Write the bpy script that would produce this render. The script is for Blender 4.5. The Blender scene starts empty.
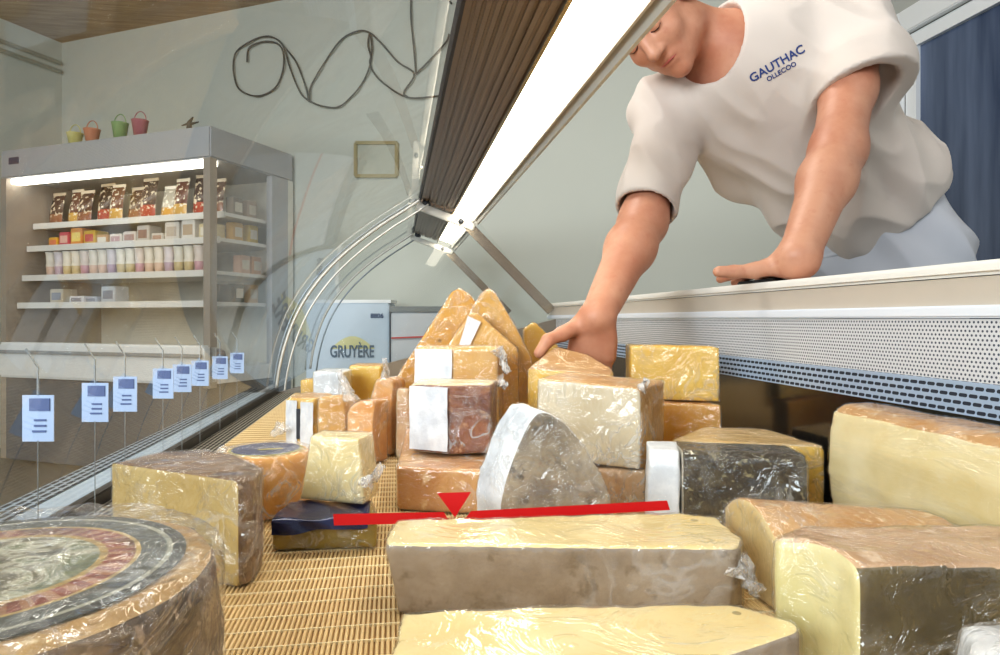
import bpy, bmesh, math, random
import numpy as np
from mathutils import Vector, Matrix, noise
from mathutils.bvhtree import BVHTree
random.seed(7)
scene = bpy.context.scene
COL = scene.collection
TH = 0.1532; ST, CT = math.sin(TH), math.cos(TH)
FOC = 680.0; CAMZ = 0.25; HY = 319.0
FLOOR = -0.62
# ---------------------------------------------------------------- camera
cd = bpy.data.cameras.new('camera'); cam = bpy.data.objects.new('camera', cd); COL.objects.link(cam)
cam.location = (0, 0, CAMZ); cam.rotation_euler = (math.pi/2, 0, -TH)
cd.sensor_width = 36; cd.lens = 36*FOC/1000; cd.shift_y = -0.0085; cd.clip_start = 0.01; cd.clip_end = 60
scene.camera = cam
CF = Vector((ST, CT, 0)); CR = Vector((CT, -ST, 0)); CU = Vector((0, 0, 1)); C0 = Vector((0, 0, CAMZ))
def P(px, py, D): return C0 + CF*D + CR*((px-500)/FOC*D) + CU*((HY-py)/FOC*D)
def G(px, py, z): return P(px, py, (CAMZ-z)*FOC/(py-HY))
def DV(x, y, z): return CR*x + CU*y - CF*z          # direction: right, up, towards the viewer
# ---------------------------------------------------------------- node helpers
class NT:
    def __init__(s, name):
        s.m = bpy.data.materials.new(name); s.m.use_nodes = True
        s.t = s.m.node_tree; s.t.nodes.clear()
        s.out = s.t.nodes.new('ShaderNodeOutputMaterial')
    def n(s, typ, **kw):
        nd = s.t.nodes.new(typ)
        for k, v in kw.items():
            if hasattr(nd, k): setattr(nd, k, v)
            else: nd.inputs[k].default_value = v
        return nd
    def l(s, a, b): s.t.links.new(a, b)
    def put(s, inp, v):
        if isinstance(v, (int, float, tuple, list)): inp.default_value = v
        else: s.l(v, inp)
    def math(s, op, a, b=None, c=None):
        nd = s.n('ShaderNodeMath', operation=op)
        s.put(nd.inputs[0], a)
        if b is not None: s.put(nd.inputs[1], b)
        if c is not None: s.put(nd.inputs[2], c)
        return nd.outputs[0]
    def mix(s, fac, a, b):
        nd = s.n('ShaderNodeMix', data_type='RGBA')
        s.put(nd.inputs[0], fac); s.put(nd.inputs[6], a if not isinstance(a, tuple) else c4(a)); s.put(nd.inputs[7], b if not isinstance(b, tuple) else c4(b))
        return nd.outputs[2]
    def coord(s, kind='Object', scale=(1, 1, 1)):
        tc = s.n('ShaderNodeTexCoord'); mp = s.n('ShaderNodeMapping'); mp.inputs['Scale'].default_value = scale
        s.l(tc.outputs[kind], mp.inputs[0]); return mp.outputs[0]
    def noise(s, vec, sc, det=3, rough=.5, dist=0):
        nd = s.n('ShaderNodeTexNoise'); s.l(vec, nd.inputs['Vector'])
        nd.inputs['Scale'].default_value = sc; nd.inputs['Detail'].default_value = det
        nd.inputs['Roughness'].default_value = rough; nd.inputs['Distortion'].default_value = dist
        return nd.outputs[0]
    def ramp(s, fac, stops):
        nd = s.n('ShaderNodeValToRGB'); cr = nd.color_ramp
        while len(cr.elements) < len(stops): cr.elements.new(.5)
        for e, (p, c) in zip(cr.elements, stops): e.position = p; e.color = c4(c) if not isinstance(c, (int, float)) else (c, c, c, 1)
        s.l(fac, nd.inputs[0]); return nd.outputs[0]
    def bump(s, h, st, dist=.002):
        nd = s.n('ShaderNodeBump'); s.l(h, nd.inputs['Height']); nd.inputs['Strength'].default_value = st; nd.inputs['Distance'].default_value = dist
        return nd.outputs[0]
    def pbr(s, col, rough=.5, metal=0, nor=None, spec=.5, sss=0, emit=None, es=0, sheen=0, coat=0):
        b = s.n('ShaderNodeBsdfPrincipled')
        s.put(b.inputs['Base Color'], c4(col) if isinstance(col, tuple) else col)
        s.put(b.inputs['Roughness'], rough); b.inputs['Metallic'].default_value = metal
        b.inputs['Specular IOR Level'].default_value = spec
        if nor is not None: s.l(nor, b.inputs['Normal'])
        if sss:
            b.inputs['Subsurface Weight'].default_value = sss; b.inputs['Subsurface Scale'].default_value = .006
            b.inputs['Subsurface Radius'].default_value = (.8, .7, .5)
        if emit: b.inputs['Emission Color'].default_value = c4(emit); b.inputs['Emission Strength'].default_value = es
        if coat: b.inputs['Coat Weight'].default_value = coat; b.inputs['Coat Roughness'].default_value = .12
        if sheen: b.inputs['Sheen Weight'].default_value = sheen
        return b.outputs[0]
    def done(s, sh): s.l(sh, s.out.inputs[0]); return s.m
def c4(c): return (c[0], c[1], c[2], 1.0)
def srgb(h):
    h = h.lstrip('#'); v = [int(h[i:i+2], 16)/255 for i in (0, 2, 4)]
    return tuple((x/12.92 if x <= .04045 else ((x+.055)/1.055)**2.4) for x in v)
S = srgb
def simple(name, col, rough=.5, metal=0, var=.08, sc=20, bump=0, **kw):
    t = NT(name); v = t.coord(); n = t.noise(v, sc, 4)
    a = tuple(x*(1-var) for x in col); b = tuple(min(1, x*(1+var)) for x in col)
    c = t.mix(n, a, b)
    nor = t.bump(t.noise(v, sc*4, 3), bump, .002) if bump else None
    return t.done(t.pbr(c, rough, metal, nor, **kw))
def paste_mat(name, col, col2, holes=0, rough=.42):
    t = NT(name); v = t.coord()
    c = t.mix(t.ramp(t.noise(v, 14, 4, .6), [(.35, 0.0), (.7, 1.0)]), col, col2)
    if holes:
        vo = t.n('ShaderNodeTexVoronoi'); vo.inputs['Scale'].default_value = 34; t.l(v, vo.inputs['Vector'])
        rnd = t.n('ShaderNodeSeparateColor'); t.l(vo.outputs['Color'], rnd.inputs[0])
        th = t.math('MULTIPLY', t.math('GREATER_THAN', rnd.outputs[0], 1-holes), .13)
        hole = t.math('LESS_THAN', vo.outputs['Distance'], th)
        c = t.mix(t.math('MULTIPLY', hole, .75), c, tuple(x*.35 for x in col))
    nor = t.bump(t.noise(v, 60, 4, .6), .25, .002)
    return t.done(t.pbr(c, rough, 0, nor, sss=.12, coat=.15))
def rind_mat(name, c1, c2, c3=None, sc=30, bump=.6, rough=.6, lo=.38, hi=.62):
    t = NT(name); v = t.coord()
    c = t.mix(t.ramp(t.noise(v, sc, 6, .65), [(lo, 0.0), (hi, 1.0)]), c1, c2)
    if c3 is not None: c = t.mix(t.ramp(t.noise(v, sc*3.3, 4, .6), [(.58, 0.0), (.68, 1.0)]), c, c3)
    nor = t.bump(t.noise(v, sc*2, 6, .7), bump, .004)
    return t.done(t.pbr(c, rough, 0, nor, coat=.15))
def schlick(t, nor=None, f0=.045):
    g = t.n('ShaderNodeNewGeometry'); vm = t.n('ShaderNodeVectorMath', operation='DOT_PRODUCT'); t.l(g.outputs['Incoming'], vm.inputs[0]); t.l(nor if nor is not None else g.outputs['Normal'], vm.inputs[1])
    c = t.math('SUBTRACT', 1.0, t.math('MINIMUM', t.math('ABSOLUTE', vm.outputs['Value']), 1.0))
    return t.math('ADD', f0, t.math('MULTIPLY', t.math('POWER', c, 5.0), 1-f0))
def film_mat(name, haze=.06, gloss=.75, scale=(18, 18, 18), tint=(1, 1, 1), bmp=.9):
    t = NT(name); v = t.coord('Object', scale)
    n1 = t.noise(v, 1.6, 4, .55, 1.2)
    ridge = t.math('SUBTRACT', 1.0, t.math('MULTIPLY', t.math('ABSOLUTE', t.math('SUBTRACT', n1, .5)), 16.0))
    ridge = t.math('MAXIMUM', ridge, 0.0)
    n2 = t.noise(v, .5, 2)
    mask = t.ramp(n2, [(.42, 0.0), (.65, 1.0)])
    h = t.math('ADD', t.math('MULTIPLY', ridge, t.math('ADD', t.math('MULTIPLY', mask, .9), .15)), t.math('MULTIPLY', n1, 1.2))
    if bmp > .5:
        vo = t.n('ShaderNodeTexVoronoi'); vo.inputs['Scale'].default_value = 1.7
        dv_ = t.n('ShaderNodeVectorMath', operation='ADD'); t.l(v, dv_.inputs[0]); nn_ = t.n('ShaderNodeTexNoise'); nn_.inputs['Scale'].default_value = .9; t.l(v, nn_.inputs['Vector']); t.l(nn_.outputs['Color'], dv_.inputs[1])
        t.l(dv_.outputs[0], vo.inputs['Vector'])
        h = t.math('ADD', h, t.math('MULTIPLY', vo.outputs['Distance'], t.math('ADD', t.math('MULTIPLY', mask, 2.2), .5)))
    nor = t.bump(h, bmp, .006)
    tr = t.n('ShaderNodeBsdfTransparent'); tr.inputs[0].default_value = c4(tint)
    gl = t.n('ShaderNodeBsdfGlossy'); gl.inputs['Roughness'].default_value = .07; t.l(nor, gl.inputs['Normal'])
    df = t.n('ShaderNodeBsdfDiffuse'); df.inputs[0].default_value = (1, 1, 1, 1)
    fac = t.math('MINIMUM', t.math('ADD', t.math('MULTIPLY', schlick(t, nor), gloss), .055), .42)
    m1 = t.n('ShaderNodeMixShader'); t.put(m1.inputs[0], fac); t.l(tr.outputs[0], m1.inputs[1]); t.l(gl.outputs[0], m1.inputs[2])
    hz = t.math('ADD', haze*.35, t.math('MULTIPLY', t.math('MULTIPLY', ridge, mask), .16+haze*1.1))  # white glint streaks along the creases painted in as diffuse
    m2 = t.n('ShaderNodeMixShader'); t.put(m2.inputs[0], hz); t.l(m1.outputs[0], m2.inputs[1]); t.l(df.outputs[0], m2.inputs[2])
    return t.done(m2.outputs[0])
def glass_mat(name, refl=1.0, tint=(1, 1, 1), haze=0.0, base=0.0):
    t = NT(name)
    tr = t.n('ShaderNodeBsdfTransparent'); tr.inputs[0].default_value = c4(tint)
    gl = t.n('ShaderNodeBsdfGlossy'); gl.inputs['Roughness'].default_value = .015
    fac = t.math('MINIMUM', t.math('ADD', t.math('MULTIPLY', schlick(t), refl), base), .9)
    m = t.n('ShaderNodeMixShader'); t.put(m.inputs[0], fac); t.l(tr.outputs[0], m.inputs[1]); t.l(gl.outputs[0], m.inputs[2])
    o = m.outputs[0]
    if haze:
        v = t.coord('Object', (3, 3, 3)); df = t.n('ShaderNodeBsdfDiffuse'); df.inputs[0].default_value = (.85, .88, .92, 1)
        hz = t.math('MULTIPLY', t.ramp(t.noise(v, 1.5, 5, .6, 1.5), [(.4, .15), (.75, 1.0)]), haze)  # milky swirls over the pane painted as a patchy pale diffuse layer
        m2 = t.n('ShaderNodeMixShader'); t.put(m2.inputs[0], hz); t.l(o, m2.inputs[1]); t.l(df.outputs[0], m2.inputs[2]); o = m2.outputs[0]
    return t.done(o)
def slot_mat(name, metal_col, hole_col, su, sv, L, r, rough=.35, metal=.7, margin=None):
    """metal sheet with a staggered pattern of slots (L = half length) or dots (L = 0); UVs are metres"""
    t = NT(name); tc = t.n('ShaderNodeTexCoord'); sp = t.n('ShaderNodeSeparateXYZ'); t.l(tc.outputs['UV'], sp.inputs[0])
    U, V = sp.outputs[0], sp.outputs[1]
    vv = t.math('DIVIDE', V, sv); row = t.math('FLOOR', vv)
    off = t.math('MULTIPLY', t.math('MODULO', t.math('ADD', row, 100.0), 2.0), .5)
    uu = t.math('ADD', t.math('DIVIDE', U, su), off)
    fu = t.math('MULTIPLY', t.math('SUBTRACT', t.math('FRACT', t.math('ADD', uu, 1000.0)), .5), su)
    fv = t.math('MULTIPLY', t.math('SUBTRACT', t.math('FRACT', vv), .5), sv)
    dx = t.math('MAXIMUM', t.math('SUBTRACT', t.math('ABSOLUTE', fu), L), 0.0)
    d = t.math('SQRT', t.math('ADD', t.math('MULTIPLY', dx, dx), t.math('MULTIPLY', fv, fv)))
    hole = t.math('LESS_THAN', d, r)
    if margin:
        ins = t.math('MULTIPLY', t.math('GREATER_THAN', V, margin[0]), t.math('LESS_THAN', V, margin[1]))
        hole = t.math('MULTIPLY', hole, ins)
    a = t.pbr(metal_col, rough, metal, t.bump(hole, .6, .001)); b = t.pbr(hole_col, .8, 0)
    m = t.n('ShaderNodeMixShader'); t.put(m.inputs[0], hole); t.l(a, m.inputs[1]); t.l(b, m.inputs[2])
    return t.done(m.outputs[0])
# ---------------------------------------------------------------- object helpers
def tag(o, label=None, cat=None, group=None, kind=None):
    if label: o['label'] = label
    if cat: o['category'] = cat
    if group: o['group'] = group
    if kind: o['kind'] = kind
    return o
def empty(name, loc, label=None, cat=None, group=None, rz=0):
    o = bpy.data.objects.new(name, None); COL.objects.link(o); o.location = loc; o.rotation_euler = (0, 0, rz)
    o.empty_display_size = .02
    return tag(o, label, cat, group)
def origin(o):
    v = Vector((0, 0, 0))
    while o is not None: v += o.location; o = o.parent
    return v
def mk(name, verts, faces, mat, parent=None, smooth=False, local=False, uvs=None):
    """verts are world coordinates unless local"""
    off = Vector((0, 0, 0)) if (local or parent is None) else origin(parent)
    me = bpy.data.meshes.new(name)
    me.from_pydata([tuple(Vector(v)-off) for v in verts], [], [tuple(f) for f in faces]); me.update()
    if uvs:
        ul = me.uv_layers.new(name='UVMap')
        for li, lp in enumerate(me.loops): ul.data[li].uv = uvs[lp.vertex_index]
    o = bpy.data.objects.new(name, me); COL.objects.link(o)
    if mat: me.materials.append(mat)
    if parent: o.parent = parent
    if smooth:
        for p in me.polygons: p.use_smooth = True
    return o
class MB:
    """collects shapes into one mesh"""
    def __init__(s): s.v = []; s.f = []
    def add(s, v, f):
        n = len(s.v); s.v += [Vector(x) for x in v]; s.f += [tuple(i+n for i in g) for g in f]; return s
    def box(s, a, b):
        x0, y0, z0 = a; x1, y1, z1 = b
        return s.add([(x0,y0,z0),(x1,y0,z0),(x1,y1,z0),(x0,y1,z0),(x0,y0,z1),(x1,y0,z1),(x1,y1,z1),(x0,y1,z1)],
                     [(0,3,2,1),(4,5,6,7),(0,1,5,4),(1,2,6,5),(2,3,7,6),(3,0,4,7)])
    def hexa(s, p): # 8 points bottom 4, top 4
        return s.add(p, [(0,3,2,1),(4,5,6,7),(0,1,5,4),(1,2,6,5),(2,3,7,6),(3,0,4,7)])
    def extr(s, prof, y0, y1, fn=None): # closed profile of (x,z) along y
        n = len(prof); v = [(x, y0, z) for x, z in prof]+[(x, y1, z) for x, z in prof]
        f = [tuple(range(n))[::-1], tuple(range(n, 2*n))]+[(i, (i+1) % n, n+(i+1) % n, n+i) for i in range(n)]
        return s.add(v, f)
    def tube(s, pts, r, seg=8, cap=True):
        pts = [Vector(p) for p in pts]; n = len(pts); rs = r if isinstance(r, (list, tuple)) else [r]*n
        v = []; f = []; up = None
        for i, p in enumerate(pts):
            t = (pts[min(i+1, n-1)]-pts[max(i-1, 0)]).normalized()
            if up is None: up = t.orthogonal().normalized()
            up = (up-t*up.dot(t)).normalized(); w = t.cross(up)
            for k in range(seg):
                a = 2*math.pi*k/seg; v.append(p+(up*math.cos(a)+w*math.sin(a))*rs[i])
        for i in range(n-1):
            for k in range(seg): f.append((i*seg+k, i*seg+(k+1) % seg, (i+1)*seg+(k+1) % seg, (i+1)*seg+k))
        if cap: f.append(tuple(range(seg))[::-1]); f.append(tuple((n-1)*seg+k for k in range(seg)))
        return s.add(v, f)
    def bar(s, a, b, w, h, up=(0, 0, 1)):
        a = Vector(a); b = Vector(b); d = (b-a).normalized(); u = Vector(up); u = (u-d*u.dot(d)).normalized(); q = d.cross(u)
        c = [(-w/2, -h/2), (w/2, -h/2), (w/2, h/2), (-w/2, h/2)]
        return s.hexa([a+q*x+u*y for x, y in c]+[b+q*x+u*y for x, y in c])
    def lathe(s, prof, c=(0, 0, 0), seg=24):
        c = Vector(c); n = len(prof); v = []; f = []
        for r, z in prof:
            for k in range(seg): a = 2*math.pi*k/seg; v.append(c+Vector((r*math.cos(a), r*math.sin(a), z)))
        for i in range(n-1):
            for k in range(seg): f.append((i*seg+k, i*seg+(k+1) % seg, (i+1)*seg+(k+1) % seg, (i+1)*seg+k))
        f.append(tuple(range(seg))[::-1]); f.append(tuple((n-1)*seg+k for k in range(seg)))
        return s.add(v, f)
    def build(s, name, mat, parent=None, smooth=False, bevel=0, local=False, xf=None):
        v = s.v if xf is None else [xf @ x for x in s.v]
        o = mk(name, v, s.f, mat, parent, smooth, local)
        bm = bmesh.new(); bm.from_mesh(o.data); bmesh.ops.recalc_face_normals(bm, faces=bm.faces)
        if bevel: bmesh.ops.bevel(bm, geom=list(bm.edges), offset=bevel, segments=2, affect='EDGES', clamp_overlap=True)
        bm.to_mesh(o.data); bm.free()
        if smooth:
            for p in o.data.polygons: p.use_smooth = True
        return o
def sheet(name, p00, p10, p11, p01, nu, nv, mat, parent=None, disp=None, smooth=True):
    """gridded quad with UVs in metres; disp(u,v)->offset along normal"""
    p00, p10, p11, p01 = map(Vector, (p00, p10, p11, p01))
    w = (p10-p00).length; h = (p01-p00).length; nrm = (p10-p00).cross(p01-p00).normalized()
    v = []; uv = []; f = []
    for j in range(nv+1):
        for i in range(nu+1):
            a, b = i/nu, j/nv
            q = p00*(1-a)*(1-b)+p10*a*(1-b)+p11*a*b+p01*(1-a)*b
            if disp: q = q+nrm*disp(a, b)
            v.append(q); uv.append((a*w, b*h))
    for j in range(nv):
        for i in range(nu): k = j*(nu+1)+i; f.append((k, k+1, k+nu+2, k+nu+1))
    return mk(name, v, f, mat, parent, smooth, uvs=uv)
def text_mesh(name, body, size, mat, M, parent=None, depth=.0005, align='CENTER', proj=None):
    cu = bpy.data.curves.new(name, 'FONT'); cu.body = body; cu.size = size; cu.align_x = align; cu.align_y = 'CENTER'; cu.extrude = depth; cu.offset = size*.02
    cu.resolution_u = 3
    tmp = bpy.data.objects.new(name, cu); COL.objects.link(tmp)
    me = bpy.data.meshes.new_from_object(tmp.evaluated_get(bpy.context.evaluated_depsgraph_get()))
    COL.objects.unlink(tmp); bpy.data.objects.remove(tmp)
    me.transform(M)
    if proj: proj(me)
    off = origin(parent) if parent else Vector((0, 0, 0)); me.transform(Matrix.Translation(-off))
    me.materials.clear(); me.materials.append(mat)
    o = bpy.data.objects.new(name, me); COL.objects.link(o)
    if parent: o.parent = parent
    return o
def frame(x, y, o):
    x = Vector(x).normalized(); y = Vector(y); y = (y-x*y.dot(x)).normalized(); z = x.cross(y)
    M = Matrix((x, y, z)).transposed().to_4x4(); M.translation = Vector(o); return M
# ---------------------------------------------------------------- room
M_wall = simple('wall_paint', S('#c9ccc2'), .9, var=.03, sc=2)
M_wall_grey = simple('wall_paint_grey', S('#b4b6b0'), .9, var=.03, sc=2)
M_white = simple('white_enamel', S('#e4e6e6'), .35, var=.02)
M_whitegrey = simple('grey_enamel', S('#b9bcc0'), .4, var=.03)
def floor_material():
    t = NT('floor_tiles'); v = t.coord()
    c = t.mix(t.noise(v, 3, 4), S('#4e5256'), S('#6d665c'))
    return t.done(t.pbr(c, .35, 0, t.bump(t.noise(v, 30, 3), .1)))
def wood_material():
    t = NT('wooden_ceiling'); v = t.coord('Object', (1.2, 14, 1))
    c = t.mix(t.ramp(t.noise(v, 2.2, 6, .65, .8), [(.3, 0.0), (.7, 1.0)]), S('#8a6a48'), S('#b79a76'))
    return t.done(t.pbr(c, .6, 0, t.bump(t.noise(v, 6, 4), .3)))
CEIL = CAMZ + 2.03
# room corner (left) and axis of back wall, from the plan
def PD(px, D, z): p = P(px, HY, D); return Vector((p.x, p.y, z))
cornerL = PD(62, 2.03*FOC/276, 0)
rx = (CR*.939 - CF*.344).normalized()      # along the back wall, to the right
ry = (CR*.344 + CF*.939).normalized()      # into the depth
XR = 2.06
tt = (XR-cornerL.x)/rx.x; cornerR = cornerL+rx*tt
def wallstrip(name, a, b, z0, z1, th, mat, side):
    d = (b-a).normalized(); n = Vector((-d.y, d.x, 0))*side*th
    m = MB(); p = [Vector((q.x, q.y, z0)) for q in (a, b, b+n, a+n)]+[Vector((q.x, q.y, z1)) for q in (a, b, b+n, a+n)]
    m.hexa(p); return tag(m.build(name, mat), kind='structure')
wallstrip('wall_back', cornerL-rx*.1, cornerR+rx*.1, FLOOR, CEIL, .1, M_wall, 1)
leftend = cornerL-ry*6.2
wallstrip('wall_left', leftend, cornerL, FLOOR, CEIL, .1, M_wall, 1)
rightend = Vector((XR, -1.6, 0))
# right wall with a door opening
dy1 = (2.78-ST*XR)/CT; dy0 = dy1-1.05; DZ = CAMZ+1.155
m = MB(); m.box((XR, dy1, FLOOR), (XR+.1, cornerR.y+.05, CEIL)); m.box((XR, rightend.y, FLOOR), (XR+.1, dy0, CEIL)); m.box((XR, dy0, DZ), (XR+.1, dy1, CEIL))
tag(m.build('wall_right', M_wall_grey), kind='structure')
fl = MB(); fl.box((-5.5, -1.8, FLOOR-.1), (3.2, 7, FLOOR)); tag(fl.build('floor', floor_material()), kind='structure')
ce = MB(); cc = [leftend, cornerL, cornerR, rightend]
ce.add([(q.x, q.y, CEIL) for q in cc]+[(q.x, q.y, CEIL+.08) for q in cc], [(0,1,2,3),(7,6,5,4),(0,4,5,1),(1,5,6,2),(2,6,7,3),(3,7,4,0)])
tag(ce.build('ceiling', wood_material()), kind='structure')
# door on the right wall
M_doorglass = (lambda t: t.done(t.pbr(t.mix(t.ramp(t.noise(t.coord('Object', (1, 6, .6)), 1.2, 4, .6), [(.35, 0.0), (.7, 1.0)]), S('#39465f'), S('#66738c')), .12)))(NT('dark_door_glass'))  # pale curtain reflection painted into the glass colour as streaks
door = empty('door_1', (XR, (dy0+dy1)/2, FLOOR)); tag(door, kind='structure')
fm = MB(); w = .095
fm.box((XR-.03, dy0-w, FLOOR), (XR+.06, dy0, DZ+w)); fm.box((XR-.03, dy1, FLOOR), (XR+.06, dy1+w, DZ+w)); fm.box((XR-.03, dy0, DZ), (XR+.06, dy1, DZ+w))
fm.build('door_frame', M_white, door, bevel=.004)
lm = MB(); w2 = .06
lm.box((XR+.0, dy0+.004, FLOOR+.01), (XR+.045, dy0+w2, DZ-.004)); lm.box((XR+.0, dy1-w2, FLOOR+.01), (XR+.045, dy1-.004, DZ-.004))
lm.box((XR+.0, dy0+w2, DZ-w2), (XR+.045, dy1-w2, DZ-.004)); lm.box((XR+.0, dy0+w2, FLOOR+.01), (XR+.045, dy1-w2, FLOOR+.25))
leaf = lm.build('door_leaf_frame', M_white, door)
gm = MB(); gm.box((XR+.02, dy0+w2, FLOOR+.25), (XR+.03, dy1-w2, DZ-w2)); gm.build('door_glass', M_doorglass, door)
hm = MB(); hm.tube([(XR-.005, dy0+.03, FLOOR+1.02), (XR-.05, dy0+.03, FLOOR+1.02), (XR-.05, dy0+.14, FLOOR+1.02)], .009); hm.build('door_handle', simple('handle_steel', (.5, .5, .52), .25, 1), leaf, smooth=True)
# pipes on the left wall
def onleft(px, py, off=.03):
    # intersect the pixel ray with the left wall
    d = P(px, py, 1)-C0; n = rx; k = (cornerL+n*off-Vector((C0.x, C0.y, 0))); s = k.dot(Vector((n.x, n.y, 0)))/d.dot(n); return C0+d*s
for i, (a, b) in enumerate([((-60, 17), (96, 77)), ((-60, 27), (96, 85))]):
    p0 = onleft(*a); q = onleft(40, a[1]+(b[1]-a[1])*100/156.)
    zc = q.z; e0 = cornerL-ry*3.2+rx*.03; e1 = cornerL-ry*.04+rx*.03
    pm = MB(); pm.tube([(e0.x, e0.y, zc), (e1.x, e1.y, zc)], .014)
    tag(pm.build('wall_pipe', M_wall, smooth=True), ['cream painted pipe high on the left wall, upper of the two', 'cream painted pipe high on the left wall, lower of the two'][i], 'pipe')
# things on the back wall
def onback(px, py, off=.0):
    d = P(px, py, 1)-C0; base = cornerL-ry*off; s = (Vector((base.x, base.y, 0))-Vector((C0.x, C0.y, 0))).dot(ry)/d.dot(ry); return C0+d*s
M_wire = simple('dark_twig', S('#4a4a46'), .6, var=.2)
def smooth_path(pts, n=8):
    out = []
    for i in range(len(pts)-1):
        p0 = pts[max(i-1, 0)]; p1 = pts[i]; p2 = pts[i+1]; p3 = pts[min(i+2, len(pts)-1)]
        for k in range(n):
            u = k/n
            out.append(tuple(.5*((2*p1[j])+(-p0[j]+p2[j])*u+(2*p0[j]-5*p1[j]+4*p2[j]-p3[j])*u*u+(-p0[j]+3*p1[j]-3*p2[j]+p3[j])*u**3) for j in range(2)))
    out.append(pts[-1]); return out
wire_paths = [
 [(247,62),(249,48),(262,42),(276,43),(283,52),(283,70),(275,88),(258,96),(240,90),(234,75),(234,58),(240,48),(258,38),(272,37),(283,46),(290,68),(300,92),(309,101)],
 [(283,46),(296,62),(306,88),(309,101),(311,86),(325,62),(341,40),(358,31),(370,33),(382,44),(398,62),(414,74),(404,92),(408,97)],
 [(309,101),(322,106),(338,107),(352,96),(364,80),(371,60),(368,45),(370,33),(372,50),(370,64),(378,78),(396,92),(412,98),(438,96)],
 [(411,0),(411,18),(414,50),(416,74)],
 [(416,74),(430,60),(446,42),(449,34)],
 [(445,-4),(452,4)]]
wr = empty('wall_wire', onback(330, 90, .02), 'thin dark bent wire of loose loops strung across the pale back wall', 'wire')
for i, pth in enumerate(wire_paths):
    m = MB(); m.tube([onback(x, y, .02+.006*math.sin(k*.7+i)) for k, (x, y) in enumerate(smooth_path(pth))], .0055, 6)
    m.build('wire_strand', M_wire, wr, smooth=True)
# small picture
fr = empty('picture_frame', onback(376, 160, .01), 'small pale picture in a thin brass frame on the back wall', 'picture')
a, b, c, d = [onback(x, y, .012) for x, y in ((356, 176), (397, 176), (397, 143), (356, 143))]
m = MB()
for u, v_ in ((a, b), (b, c), (c, d), (d, a)): m.bar(u, v_, .02, .02, up=ry)
m.build('frame_moulding', simple('pale_brass', S('#a89a6c'), .5, .2), fr)
sheet('picture_print', onback(357,175,.01), onback(396,175,.01), onback(396,144,.01), onback(357,144,.01), 1, 1, simple('faded_print', S('#b9bcae'), .4, var=.3, sc=6), fr)
# ---------------------------------------------------------------- outside cabinets at the far end
def cab_box(name, px0, px1, D, ytop, depth, mat, label, cat):
    p0 = PD(px0, D, 0); ztop = CAMZ+(HY-ytop)/FOC*D
    wv = CR*((px1-px0)/FOC*D); dv = CF*depth; e = empty(name, (p0.x+wv.x/2, p0.y+wv.y/2, FLOOR), label, cat)
    m = MB(); q = [p0, p0+wv, p0+wv+dv, p0+dv]; m.hexa([Vector((a.x, a.y, FLOOR)) for a in q]+[Vector((a.x, a.y, ztop)) for a in q])
    m.build('body', mat, e, bevel=.006); return e, p0, wv, dv, ztop
M_paleblue = simple('pale_blue_panel', S('#bccbd8'), .4, var=.03)
e, p0, wv, dv, zt = cab_box('freezer_cabinet', 306, 389, 3.72, 303, .22, M_paleblue, 'pale blue cabinet lettered GRUYÈRE beyond the end of the display case', 'cabinet')
def onfront(px, py, D): return P(px, py, D-.006)
text_mesh('lettering', 'GRUYÈRE', .092, simple('grey_blue_ink', S('#5d6f80'), .6), frame(CR, CU, onfront(352, 352, 3.72)) @ Matrix.Diagonal((.62, 1, 1, 1)), e)
text_mesh('small_lettering', '8806', .036, simple('navy_ink', S('#20406a'), .6), frame(CR, CU, onfront(377, 316, 3.72)), e)
m = MB(); arc = [onfront(330+i*5, 349-13*math.sin(math.pi*i/9), 3.725) for i in range(10)]+[onfront(375, 349, 3.725), onfront(330, 349, 3.725)]
m.add(arc, [tuple(range(12))]); m.build('yellow_arc', simple('yellow_print', S('#cfcd9b'), .6), e)
lid = MB(); q = [p0-CR*.01, p0+wv+CR*.01, p0+wv+dv+CR*.01, p0+dv-CR*.01]; lid.hexa([Vector((a.x, a.y, zt)) for a in q]+[Vector((a.x, a.y, zt+.018)) for a in q]); lid.build('lid', M_white, e)
e, p0, wv, dv, zt = cab_box('grey_cabinet', 391, 470, 3.62, 312, .22, M_whitegrey, 'grey cabinet with dark top edge and thin red line behind the tall cheese wedges', 'cabinet')
m = MB(); m.bar(P(391, 338, 3.61), P(470, 335, 3.61), .004, .008); m.build('red_line', simple('red_trim', S('#b8423c'), .5), e)
m = MB(); q = [p0-CR*.005-CF*.01, p0+wv-CF*.01, p0+wv+dv, p0+dv-CR*.005]; m.hexa([Vector((a.x, a.y, zt)) for a in q]+[Vector((a.x, a.y, zt+.03)) for a in q]); m.build('worktop', simple('dark_grey_top', S('#6e7270'), .5), e)
# ---------------------------------------------------------------- wall refrigerator (multideck)
FR0 = PD(210, 3.61, 0)                # front right lower corner, plan
def FW(u, v, z): p = FR0-rx*u+ry*v; return Vector((p.x, p.y, z))   # u: leftwards along the front, v: depth
WID, DEP, TOPZ = 1.62, .70, CAMZ+1.03
fridge = empty('wall_refrigerator', FW(WID/2, DEP/2, FLOOR), 'tall open-shelved refrigerator with lit canopy, full of packaged goods, at the left', 'refrigerator')
def fbox(mb, u0, u1, v0, v1, z0, z1):
    mb.hexa([FW(u0, v0, z0), FW(u1, v0, z0), FW(u1, v1, z0), FW(u0, v1, z0), FW(u0, v0, z1), FW(u1, v0, z1), FW(u1, v1, z1), FW(u0, v1, z1)]); return mb
M_fgrey = simple('fridge_grey', S('#a9abae'), .45, var=.03)
M_fin = simple('fridge_inside', S('#e2dfd2'), .5, var=.03)
M_tan = simple('fridge_post', S('#a39a90'), .4, .2, var=.05)
M_shelf = simple('shelf_white', S('#e6e3dc'), .4, var=.02)
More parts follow.
